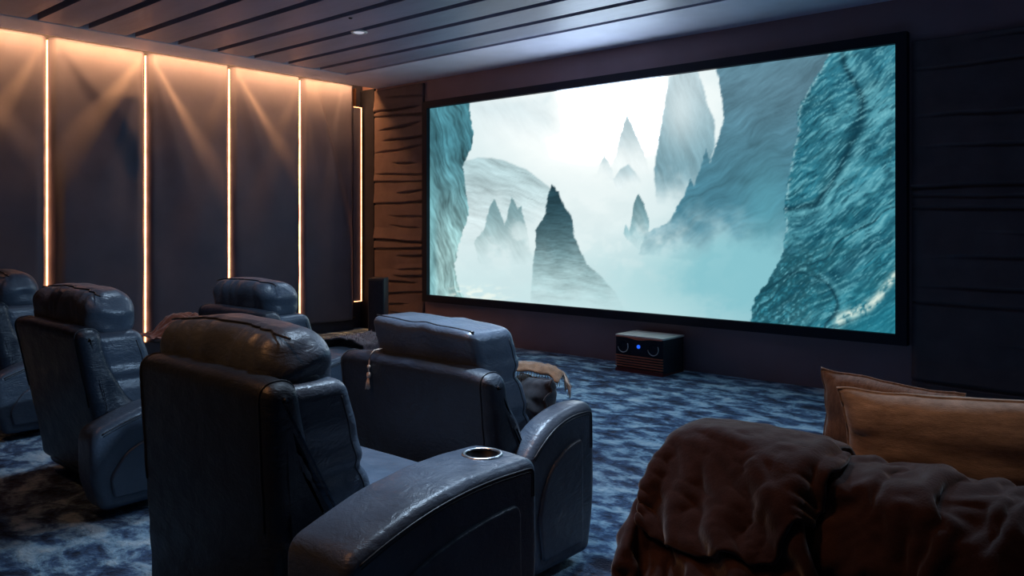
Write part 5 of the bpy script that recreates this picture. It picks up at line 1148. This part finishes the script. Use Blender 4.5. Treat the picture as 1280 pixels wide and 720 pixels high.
-663,2381,391,-660,2391,418,-663,2417,433,-653,2411,460,-654,2415,489,-660,2421,517,-667,2428,545,-677,2436,571,-683,2463,584,-693,2483,605,-704,2506,617,-713,2533,624,-704,2562,617,-719,2586,613,-724,2617,613,-732,2642,615,
-725,2673,618,-711,2699,618,-694,2721,624,-702,2745,613,-695,2779,617,-712,2801,625,-708,2820,612,-712,2848,603,-711,2868,581,-706,2879,555,-695,2887,529,-672,2888,510,-679,2911,491,-663,2918,466,-659,2938,442,-672,2968,443,
-658,2965,416,-668,2986,401,-512,2336,113,-502,2362,98,-496,2389,87,-508,2405,65,-507,2432,55,-532,2446,46,-531,2466,21,-548,2488,34,-556,2474,58,-575,2492,76,-584,2470,97,-601,2476,125,-592,2446,126,-608,2459,145,
-602,2465,177,-597,2456,205,-620,2433,211,-610,2435,243,-615,2423,270,-631,2417,297,-630,2393,314,-629,2365,321,-631,2387,340,-628,2379,368,-629,2405,380,-629,2418,407,-621,2428,433,-621,2441,462,-630,2448,489,-632,2448,518,
-637,2454,546,-644,2456,574,-651,2456,603,-657,2486,602,-672,2504,619,-686,2534,625,-697,2567,630,-699,2597,623,-698,2620,611,-706,2636,623,-701,2659,615,-690,2686,611,-678,2719,611,-677,2750,620,-688,2776,634,-678,2799,621,
-673,2824,612,-673,2849,599,-675,2879,594,-675,2897,572,-676,2913,548,-666,2923,521,-646,2924,498,-660,2948,485,-650,2966,460,-639,2983,436,-653,3003,416,-629,2986,408,-521,2331,75,-507,2355,65,-500,2381,55,-482,2405,50,
-507,2411,34,-511,2441,24,-515,2465,41,-526,2493,43,-542,2493,69,-557,2474,87,-570,2494,105,-574,2468,118,-584,2468,144,-590,2437,152,-576,2454,172,-586,2431,193,-587,2430,225,-588,2403,249,-608,2390,270,-632,2382,282,
-604,2378,297,-602,2384,326,-612,2366,348,-598,2388,362,-600,2406,387,-605,2399,416,-610,2402,447,-614,2412,474,-615,2426,500,-605,2445,521,-617,2437,548,-621,2442,578,-622,2455,605,-626,2486,606,-637,2499,623,-651,2526,630,
-662,2560,634,-669,2590,625,-670,2618,616,-680,2645,620,-688,2665,631,-681,2697,630,-656,2719,628,-661,2750,641,-649,2777,630,-647,2808,627,-645,2834,619,-642,2851,602,-643,2880,596,-647,2890,567,-650,2919,559,-648,2939,536,
-643,2949,509,-635,2954,480,-641,2986,476,-641,3007,452,-636,3020,427,-621,3012,401,-509,2317,38,-499,2344,32,-480,2363,43,-489,2386,29,-483,2415,21,-486,2441,34,-490,2470,32,-502,2484,55,-525,2469,68,-531,2481,94,
-552,2471,110,-560,2485,136,-558,2455,131,-562,2429,144,-569,2425,173,-559,2429,204,-582,2407,210,-603,2391,228,-615,2373,249,-622,2361,277,-618,2355,306,-594,2362,323,-584,2365,352,-602,2367,377,-586,2384,395,-580,2402,418,
-589,2420,438,-592,2428,470,-590,2418,497,-592,2419,526,-593,2423,556,-593,2436,583,-596,2460,599,-606,2477,616,-609,2504,624,-620,2519,638,-619,2552,635,-623,2582,634,-626,2613,632,-630,2642,633,-633,2671,636,-630,2700,642,
-632,2728,651,-626,2754,640,-626,2781,639,-623,2806,630,-620,2826,618,-619,2855,613,-621,2869,588,-624,2897,579,-629,2905,550,-624,2932,540,-620,2958,520,-626,2976,499,-615,2973,464,-619,2994,445,-615,3027,437,-619,3037,408,
-477,2299,27,-469,2328,34,-460,2354,24,-462,2381,37,-455,2407,24,-457,2439,24,-462,2460,46,-478,2467,71,-498,2449,82,-507,2459,108,-527,2451,128,-529,2476,145,-556,2467,158,-545,2438,160,-547,2411,169,-561,2403,194,
-561,2400,227,-580,2379,237,-598,2356,245,-593,2362,273,-594,2344,298,-590,2332,327,-595,2337,357,-590,2343,387,-588,2359,410,-585,2376,435,-578,2394,455,-564,2413,475,-558,2427,501,-562,2438,530,-563,2447,559,-553,2441,586,
-552,2456,612,-563,2478,622,-580,2494,634,-592,2522,640,-601,2548,647,-608,2579,651,-609,2609,654,-610,2638,656,-610,2667,657,-608,2697,658,-606,2722,649,-602,2751,650,-595,2783,644,-584,2807,633,-579,2830,622,-580,2852,610,
-585,2874,591,-593,2895,570,-602,2916,550,-617,2914,522,-611,2936,503,-609,2963,487,-614,2994,483,-597,2995,456,-599,3005,426,-597,3036,414,-453,2289,25,-446,2316,38,-440,2346,40,-438,2376,43,-436,2406,47,-459,2417,48,
-463,2437,65,-456,2455,88,-476,2434,95,-495,2432,114,-506,2441,141,-522,2457,160,-540,2477,178,-532,2448,181,-538,2423,193,-537,2392,194,-556,2378,213,-557,2367,242,-573,2343,246,-578,2339,276,-566,2351,302,-565,2350,333,
-563,2331,358,-557,2334,387,-555,2347,415,-556,2357,443,-558,2368,470,-554,2384,494,-552,2401,520,-546,2414,547,-534,2444,549,-539,2468,566,-565,2469,577,-580,2492,589,-579,2516,608,-562,2535,620,-562,2557,634,-570,2581,647,
-578,2607,656,-582,2636,660,-581,2665,661,-579,2693,652,-570,2724,654,-567,2748,640,-581,2763,626,-589,2786,617,-586,2809,603,-572,2829,587,-573,2853,568,-573,2876,550,-598,2892,534,-589,2912,513,-592,2943,521,-585,2963,497,
-591,2994,490,-592,3016,468,-583,3021,437,-575,3021,409,-428,2297,42,-420,2317,22,-420,2347,20,-420,2377,23,-425,2407,21,-434,2432,38,-439,2426,64,-442,2430,91,-457,2432,118,-475,2447,136,-491,2474,142,-499,2482,173,
-509,2471,200,-519,2447,216,-505,2429,197,-514,2406,213,-527,2382,228,-534,2352,230,-545,2335,252,-553,2321,277,-554,2320,307,-542,2329,337,-529,2341,363,-543,2365,376,-543,2380,402,-540,2388,430,-535,2394,459,-524,2393,487,
-524,2402,515,-517,2414,543,-514,2431,566,-524,2450,589,-543,2478,592,-558,2500,575,-571,2522,582,-580,2547,598,-581,2572,615,-571,2599,622,-559,2621,631,-547,2643,642,-540,2669,646,-533,2700,647,-557,2706,636,-566,2724,624,
-574,2744,613,-584,2765,603,-582,2789,585,-584,2812,568,-584,2834,549,-583,2860,532,-583,2878,512,-561,2902,520,-563,2933,521,-563,2966,512,-565,2995,496,-568,3020,477,-560,3022,447,-567,3040,424,-383,2310,21,-377,2332,39,
-374,2357,25,-377,2385,31,-388,2404,50,-394,2430,64,-397,2456,80,-408,2472,104,-422,2484,130,-430,2486,158,-440,2470,182,-451,2466,210,-466,2465,237,-480,2442,249,-477,2417,232,-474,2396,207,-490,2385,234,-511,2370,252,
-524,2355,273,-527,2336,295,-522,2314,318,-510,2346,327,-510,2366,352,-511,2359,383,-512,2374,408,-516,2403,419,-511,2399,451,-513,2415,479,-501,2410,508,-512,2434,523,-503,2452,548,-497,2464,573,-512,2490,572,-524,2503,596,
-535,2528,589,-546,2544,609,-553,2570,607,-550,2597,612,-545,2627,618,-553,2649,625,-540,2675,630,-518,2693,635,-539,2706,625,-542,2736,629,-552,2761,622,-560,2782,612,-552,2794,588,-554,2811,565,-556,2835,550,-559,2849,523,
-566,2865,497,-575,2895,493,-566,2924,491,-544,2949,491,-537,2982,489,-540,3012,475,-540,3039,458,-539,3049,430,-341,2300,23,-334,2329,27,-337,2357,42,-345,2380,57,-351,2404,74,-360,2424,95,-366,2445,115,-373,2464,138,
-379,2486,157,-392,2484,187,-404,2479,213,-417,2472,239,-433,2455,260,-448,2432,269,-460,2404,264,-454,2386,239,-466,2359,221,-490,2344,238,-493,2340,266,-498,2319,285,-493,2329,313,-482,2335,344,-487,2350,368,-495,2380,371,
-492,2392,398,-494,2385,429,-486,2412,447,-490,2398,479,-485,2430,497,-482,2427,532,-470,2458,535,-472,2484,549,-472,2506,568,-477,2516,595,-486,2543,599,-498,2545,619,-503,2569,611,-509,2591,622,-515,2616,630,-519,2642,635,
-509,2662,625,-499,2686,618,-512,2712,614,-522,2737,611,-524,2766,607,-524,2794,613,-527,2819,599,-528,2833,574,-524,2833,544,-532,2846,518,-545,2875,513,-550,2887,486,-561,2912,469,-566,2942,470,-556,2970,461,-528,2986,453,
-515,3013,449,-515,3042,458,-361,2300,43,-333,2313,49,-331,2337,62,-338,2360,78,-347,2382,93,-360,2403,111,-371,2422,132,-389,2439,148,-403,2461,153,-388,2452,177,-390,2452,207,-394,2457,238,-408,2443,260,-423,2420,273,
-440,2395,280,-451,2373,262,-442,2355,235,-464,2332,241,-479,2312,260,-471,2337,281,-477,2352,304,-483,2361,331,-466,2355,357,-469,2382,368,-472,2374,398,-467,2394,422,-470,2385,455,-458,2409,477,-463,2410,513,-446,2428,539,
-445,2452,559,-440,2482,555,-437,2509,570,-439,2530,587,-446,2553,606,-454,2557,623,-467,2583,625,-466,2604,613,-469,2623,626,-474,2649,633,-478,2675,642,-486,2702,641,-491,2730,635,-483,2747,623,-481,2768,612,-488,2790,596,
-497,2812,578,-494,2841,575,-500,2858,552,-496,2853,522,-512,2866,499,-520,2896,491,-533,2919,473,-551,2930,451,-556,2957,437,-555,2987,432,-542,3014,426,-518,3030,424,-362,2264,70,-371,2293,69,-379,2321,62,-389,2344,73,
-401,2371,73,-414,2396,80,-427,2412,101,-434,2396,124,-449,2418,140,-442,2421,170,-422,2405,188,-400,2406,211,-378,2407,237,-410,2400,235,-409,2386,262,-424,2362,271,-438,2339,260,-442,2315,241,-453,2314,270,-465,2314,298,
-454,2343,304,-458,2346,333,-442,2372,347,-434,2377,380,-432,2375,413,-439,2365,442,-428,2388,464,-431,2391,497,-427,2408,521,-421,2441,525,-426,2467,540,-419,2473,571,-429,2490,591,-434,2514,611,-431,2539,620,-427,2568,619,
-439,2585,630,-436,2605,618,-444,2635,615,-443,2656,628,-446,2683,634,-450,2713,638,-454,2741,639,-461,2770,636,-467,2791,625,-472,2812,613,-475,2827,592,-471,2824,561,-473,2849,543,-470,2874,528,-473,2870,497,-480,2884,473,
-496,2903,452,-513,2928,439,-523,2958,437,-538,2974,416,-537,3002,404,-532,3032,403,-388,2257,49,-402,2280,61,-414,2306,65,-427,2333,59,-439,2360,62,-452,2385,67,-462,2406,84,-469,2403,115,-465,2388,144,-436,2394,151,
-408,2402,151,-385,2407,172,-381,2384,193,-377,2363,213,-401,2348,227,-385,2346,254,-405,2327,266,-425,2307,266,-446,2286,274,-438,2310,290,-434,2319,316,-421,2333,341,-403,2356,361,-404,2343,392,-402,2344,426,-400,2357,453,
-399,2372,482,-401,2390,504,-404,2407,530,-413,2427,546,-405,2457,553,-398,2487,560,-413,2507,575,-410,2514,603,-405,2531,622,-414,2555,630,-416,2587,634,-428,2613,631,-421,2635,620,-422,2667,618,-438,2688,620,-450,2718,622,
-434,2741,629,-434,2770,633,-441,2798,627,-447,2818,616,-451,2837,596,-457,2848,570,-446,2843,539,-451,2859,514,-455,2890,511,-461,2909,488,-453,2918,461,-461,2936,438,-474,2952,415,-491,2977,404,-499,2998,426,-496,3015,402,
-412,2242,48,-426,2268,51,-438,2292,64,-449,2319,62,-462,2346,59,-479,2370,67,-475,2384,94,-448,2381,105,-456,2361,129,-428,2366,142,-402,2375,148,-373,2389,149,-389,2371,169,-392,2344,185,-382,2319,198,-362,2317,218,
-387,2301,226,-395,2278,243,-398,2278,272,-396,2288,300,-387,2304,324,-375,2330,340,-374,2326,370,-375,2339,398,-378,2358,418,-380,2374,444,-386,2391,467,-379,2401,496,-393,2424,509,-388,2435,538,-386,2445,566,-397,2467,583,
-393,2496,591,-388,2528,593,-409,2548,606,-402,2570,618,-393,2590,629,-408,2612,622,-404,2637,632,-415,2664,634,-415,2693,626,-422,2718,620,-430,2748,616,-414,2769,624,-435,2784,614,-423,2812,610,-436,2812,582,-436,2830,556,
-423,2858,549,-433,2877,530,-433,2879,496,-434,2912,496,-445,2937,481,-455,2959,462,-454,2978,439,-446,2990,412,-459,3017,404,-459,3034,428,-445,2229,31,-459,2248,49,-470,2272,63,-479,2300,53,-490,2326,62,-489,2341,86,
-482,2352,114,-460,2354,88,-435,2355,101,-414,2344,119,-387,2351,130,-365,2359,145,-360,2374,174,-372,2344,166,-364,2315,177,-360,2290,195,-355,2272,219,-346,2281,247,-348,2268,273,-349,2294,291,-348,2300,320,-347,2314,345,
-354,2339,363,-362,2364,381,-350,2381,405,-345,2392,431,-346,2403,459,-358,2427,471,-355,2434,499,-354,2442,528,-370,2464,543,-369,2470,574,-371,2487,601,-386,2511,613,-387,2542,614,-384,2572,611,-390,2600,614,-386,2624,625,
-395,2653,619,-388,2672,633,-395,2701,638,-401,2727,631,-397,2738,616,-402,2762,603,-399,2791,610,-400,2803,581,-404,2835,586,-397,2842,556,-393,2844,527,-406,2859,506,-400,2891,508,-407,2901,477,-418,2931,466,-428,2962,467,
-430,2988,451,-435,3007,430,-430,3016,402,-432,3042,416,-479,2212,26,-490,2239,30,-501,2263,44,-500,2277,72,-512,2303,80,-502,2317,104,-474,2321,111,-453,2324,85,-425,2335,83,-409,2358,91,-388,2374,107,-364,2383,124,
-342,2381,143,-340,2347,153,-342,2336,187,-335,2304,199,-331,2271,209,-326,2261,237,-322,2271,266,-322,2287,290,-325,2314,314,-344,2345,324,-338,2378,344,-348,2408,360,-343,2427,385,-332,2433,411,-315,2421,433,-316,2429,462,
-317,2445,487,-338,2463,502,-338,2462,535,-342,2474,566,-360,2500,580,-364,2521,606,-366,2539,623,-380,2566,625,-368,2594,615,-368,2625,614,-371,2656,615,-375,2683,620,-376,2712,628,-374,2736,637,-376,2756,626,-379,2781,617,
-366,2794,597,-373,2825,595,-379,2824,564,-363,2851,558,-371,2871,537,-372,2872,508,-380,2875,478,-365,2901,487,-373,2929,474,-389,2942,449,-398,2965,430,-405,2988,412,-404,3018,423,-403,3044,410,-509,2200,22,-516,2223,39,
-504,2238,62,-524,2258,76,-515,2278,96,-493,2291,111,-472,2299,92,-440,2304,94,-425,2324,106,-397,2334,97,-374,2351,99,-350,2366,106,-325,2378,121,-318,2370,150,-314,2353,178,-307,2320,182,-307,2304,210,-296,2287,233,
-305,2307,253,-301,2326,279,-324,2353,287,-331,2383,304,-334,2410,322,-327,2424,346,-318,2420,375,-309,2440,397,-303,2446,426,-292,2440,453,-309,2463,467,-311,2472,497,-310,2462,527,-324,2486,549,-339,2511,573,-353,2537,592,
-364,2558,611,-353,2568,628,-370,2590,631,-366,2625,630,-362,2656,628,-350,2683,620,-350,2705,633,-348,2735,630,-347,2765,628,-347,2781,613,-343,2812,612,-351,2804,584,-352,2815,555,-371,2830,538,-358,2852,522,-343,2876,509,
-352,2879,479,-360,2894,455,-339,2915,462,-343,2936,442,-345,2960,425,-350,2980,404,-350,3002,424,-351,3032,418,-533,2188,30,-510,2196,48,-515,2216,70,-523,2235,92,-517,2257,111,-490,2266,102,-463,2278,101,-444,2293,118,
-413,2301,108,-396,2318,125,-370,2328,132,-343,2329,122,-317,2337,117,-299,2345,138,-288,2352,165,-286,2335,187,-282,2305,195,-279,2315,222,-278,2328,248,-301,2346,254,-313,2371,268,-311,2392,290,-302,2398,317,-286,2418,337,
-272,2425,364,-263,2438,389,-263,2448,417,-269,2461,446,-284,2454,475,-285,2478,494,-296,2484,523,-299,2481,557,-315,2506,582,-328,2537,595,-341,2548,616,-348,2577,612,-347,2599,623,-344,2623,635,-340,2646,622,-330,2676,628,
-327,2709,626,-337,2731,615,-333,2761,613,-319,2787,619,-321,2799,597,-327,2815,572,-346,2837,569,-345,2835,538,-345,2833,508,-339,2858,489,-325,2882,474,-341,2875,447,-326,2899,444,-320,2927,433,-324,2947,410,-317,2975,415,
-317,3003,404,-313,3017,430,-545,2208,35,-535,2196,60,-517,2195,86,-503,2220,95,-492,2245,115,-490,2269,129,-462,2260,114,-431,2271,106,-421,2286,136,-392,2292,152,-360,2288,145,-329,2285,144,-308,2301,158,-284,2290,144,
-265,2314,137,-253,2329,160,-256,2328,190,-248,2318,217,-267,2340,221,-270,2359,244,-276,2385,255,-262,2384,282,-249,2391,308,-236,2398,335,-224,2409,361,-218,2420,388,-219,2432,415,-232,2441,446,-252,2449,479,-273,2457,506,
-271,2485,522,-277,2496,550,-284,2505,583,-297,2536,596,-312,2552,617,-320,2580,618,-321,2609,618,-315,2624,633,-316,2657,629,-318,2676,613,-316,2708,612,-311,2734,621,-309,2754,606,-305,2784,603,-297,2815,601,-317,2834,590,
-326,2851,566,-321,2833,543,-319,2830,513,-313,2860,502,-317,2855,469,-311,2876,447,-313,2885,419,-301,2912,411,-293,2939,404,-291,2969,404,-290,2998,404,-292,3025,418,-564,2217,50,-539,2221,65,-540,2209,93,-520,2216,115,
-496,2227,132,-472,2248,137,-456,2278,137,-433,2252,127,-400,2268,123,-386,2259,155,-357,2263,172,-328,2272,181,-296,2272,187,-265,2275,186,-243,2282,171,-221,2290,151,-216,2316,165,-222,2341,185,-229,2360,205,-232,2379,227,
-232,2399,249,-231,2414,274,-215,2408,298,-218,2425,323,-204,2430,348,-216,2446,370,-208,2458,397,-231,2465,419,-243,2474,455,-249,2472,496,-252,2472,532,-251,2499,549,-255,2513,576,-260,2529,602,-274,2557,607,-282,2586,612,
-288,2602,625,-299,2626,617,-303,2655,614,-295,2681,622,-291,2705,612,-290,2735,612,-290,2765,617,-282,2777,594,-297,2798,579,-302,2827,570,-301,2857,565,-318,2859,538,-296,2839,520,-290,2844,485,-285,2865,458,-290,2846,431,
-275,2873,428,-264,2900,427,-257,2929,426,-254,2958,424,-252,2989,421,-256,3013,404,-550,2245,58,-568,2231,76,-552,2238,100,-536,2241,125,-514,2251,141,-490,2266,155,-457,2255,155,-422,2257,153,-397,2242,133,-372,2264,132,
-345,2253,147,-320,2248,167,-297,2246,189,-274,2252,168,-243,2253,169,-219,2269,175,-209,2295,189,-205,2321,204,-202,2347,217,-203,2374,232,-211,2383,258,-209,2413,261,-213,2428,285,-199,2431,311,-209,2447,333,-199,2459,359,
-213,2475,378,-211,2483,408,-214,2485,444,-221,2485,484,-227,2486,524,-231,2486,558,-228,2513,575,-231,2536,595,-238,2561,608,-248,2587,616,-264,2613,617,-280,2633,625,-279,2650,612,-280,2679,611,-267,2703,618,-265,2732,614,
-265,2763,613,-278,2791,613,-275,2807,590,-277,2825,567,-299,2835,550,-292,2867,546,-276,2867,513,-255,2857,481,-264,2834,457,-252,2848,432,-249,2862,406,-241,2890,404,-233,2919,404,-226,2948,404,-219,2977,404,-215,3006,404,
]

def unpack(e):
    return [Vector((e[i] / 1000, e[i + 1] / 1000, e[i + 2] / 1000)) for i in range(0, len(e), 3)]
bl = thing('blanket', 'rumpled dark brown plush blanket draped over the low sofa', 'blanket', (0, 0, 0))
o = obj('cloth', (unpack(CLOTH_A), grid_faces(72, 58)), M['blanket'], bl)
m = o.modifiers.new('smooth', 'SUBSURF'); m.levels = m.render_levels = 2
m = o.modifiers.new('thick', 'SOLIDIFY'); m.thickness = .012; m.offset = 0
# folded corner lying over the near side: a rounded patch laid onto the blanket from the front above
from mathutils.bvhtree import BVHTree
_bt = BVHTree.FromPolygons(unpack(CLOTH_A), grid_faces(72, 58))
def flap():
    D = Vector((.05, .72, -.69)).normalized(); U = Vector((1, 0, -.06)).normalized(); W = D.cross(U).normalized()
    if W.z < 0: W = -W
    O = Vector((-1.17, 2.46, .56)); V = []; n, m_ = 34, 40
    for i in range(n):
        for j in range(m_):
            u = -1 + 2 * i / (n - 1); v = -1 + 2 * j / (m_ - 1)
            # square to disc-like: rounded corners, right hem bows outward
            uu = u * math.sqrt(1 - .30 * v * v); vv = v * math.sqrt(1 - .22 * u * u)
            p = O + U * (uu * .31 + .05 * vv) + W * (vv * .25)
            h = _bt.ray_cast(p - D * 1.2, D)
            q = h[0] if h[0] else p
            e = max(abs(u), abs(v))
            V.append(q - D * (.020 + .016 * (1 - e * e) + .014 * nz(u * 2.5, v * 2.5, 1, 77) + .010 * abs(nz(u * 5, v * 3, 4, 78))))
    return V, grid_faces(n, m_)
fl = obj('folded_flap', flap(), M['blanket'], bl)
m = fl.modifiers.new('thick', 'SOLIDIFY'); m.thickness = .022; m.offset = 1
m = fl.modifiers.new('smooth', 'SUBSURF'); m.levels = m.render_levels = 1
# ------------------------------------------------------------------ light: unseen spots added as warm and cool fill
def spot(loc, target, energy, col, ang, blend=.8, size=.12):
    l = bpy.data.lights.new('fill_spot', 'SPOT'); l.energy = energy; l.color = col
    l.spot_size = R(ang); l.spot_blend = blend; l.shadow_soft_size = size
    o = bpy.data.objects.new('fill_spot', l); link(o); o.location = loc
    d = Vector(target) - Vector(loc); o.rotation_euler = d.to_track_quat('-Z', 'Y').to_euler()
    return o
WARM = (1, .44, .17)
spot((-5.7, .55, 3.12), (-5.3, 1.7, .95), 24, (1, .38, .15), 50, 1)  # warm spots added overhead to put orange on the recliner tops
spot((-3.9, .45, 3.12), (-3.6, 1.6, .95), 20, WARM, 50, 1)
spot((-2.4, .35, 3.12), (-2.3, 1.6, .95), 70, WARM, 50, 1)
spot((-1.9, 1.3, 3.12), (-1.2, 2.7, .5), 44, WARM, 44, 1)  # added to give the blanket a warm edge
spot((-.6, 2.35, 3.12), (-.7, 3.2, .8), 24, (1, .66, .44), 46, 1)  # added to brighten the sofa pillows
spot((-2.4, 1.35, 3.12), (-2.4, 2.3, .95), 20, WARM, 40, 1)
COOL = (.55, .76, 1)
for x, yy in ((-5.2, 4.9), (-2.6, 4.9), (-.4, 4.9)):
    spot((x, yy, 3.15), (x + .1, yy - 1.0, 0), 110, COOL, 112, 1)
spot((-2.45, 2.5, 3.15), (-2.4, 2.2, 0), 120, COOL, 66, 1)
spot((-2.35, 2.75, 3.15), (-2.2, 1.95, .5), 520, COOL, 34, 1)  # narrow fill added to brighten the foreground seat and armrest
spot((-4.6, 2.6, 3.15), (-4.5, 2.4, 0), 80, COOL, 80, 1)
spot((1.8, 4.3, 3.1), (-4.6, 1.9, .7), 640, (.46, .70, 1), 27, 1)  # fill added from the right to turn the left recliners' flanks blue
w = bpy.data.worlds.new('room_dark'); SC.world = w; w.use_nodes = True
w.node_tree.nodes['Background'].inputs[0].default_value = (.02, .03, .06, 1)
w.node_tree.nodes['Background'].inputs[1].default_value = .3

SC.view_settings.view_transform = 'Standard'; SC.view_settings.look = 'None'
SC.view_settings.gamma = 1; SC.view_settings.exposure = 0; SC.view_settings.use_curve_mapping = False
SC.display_settings.display_device = 'sRGB'
cy = SC.cycles
cy.max_bounces = 8; cy.diffuse_bounces = 5; cy.glossy_bounces = 4
cy.use_denoising = True; cy.sample_clamp_indirect = 6
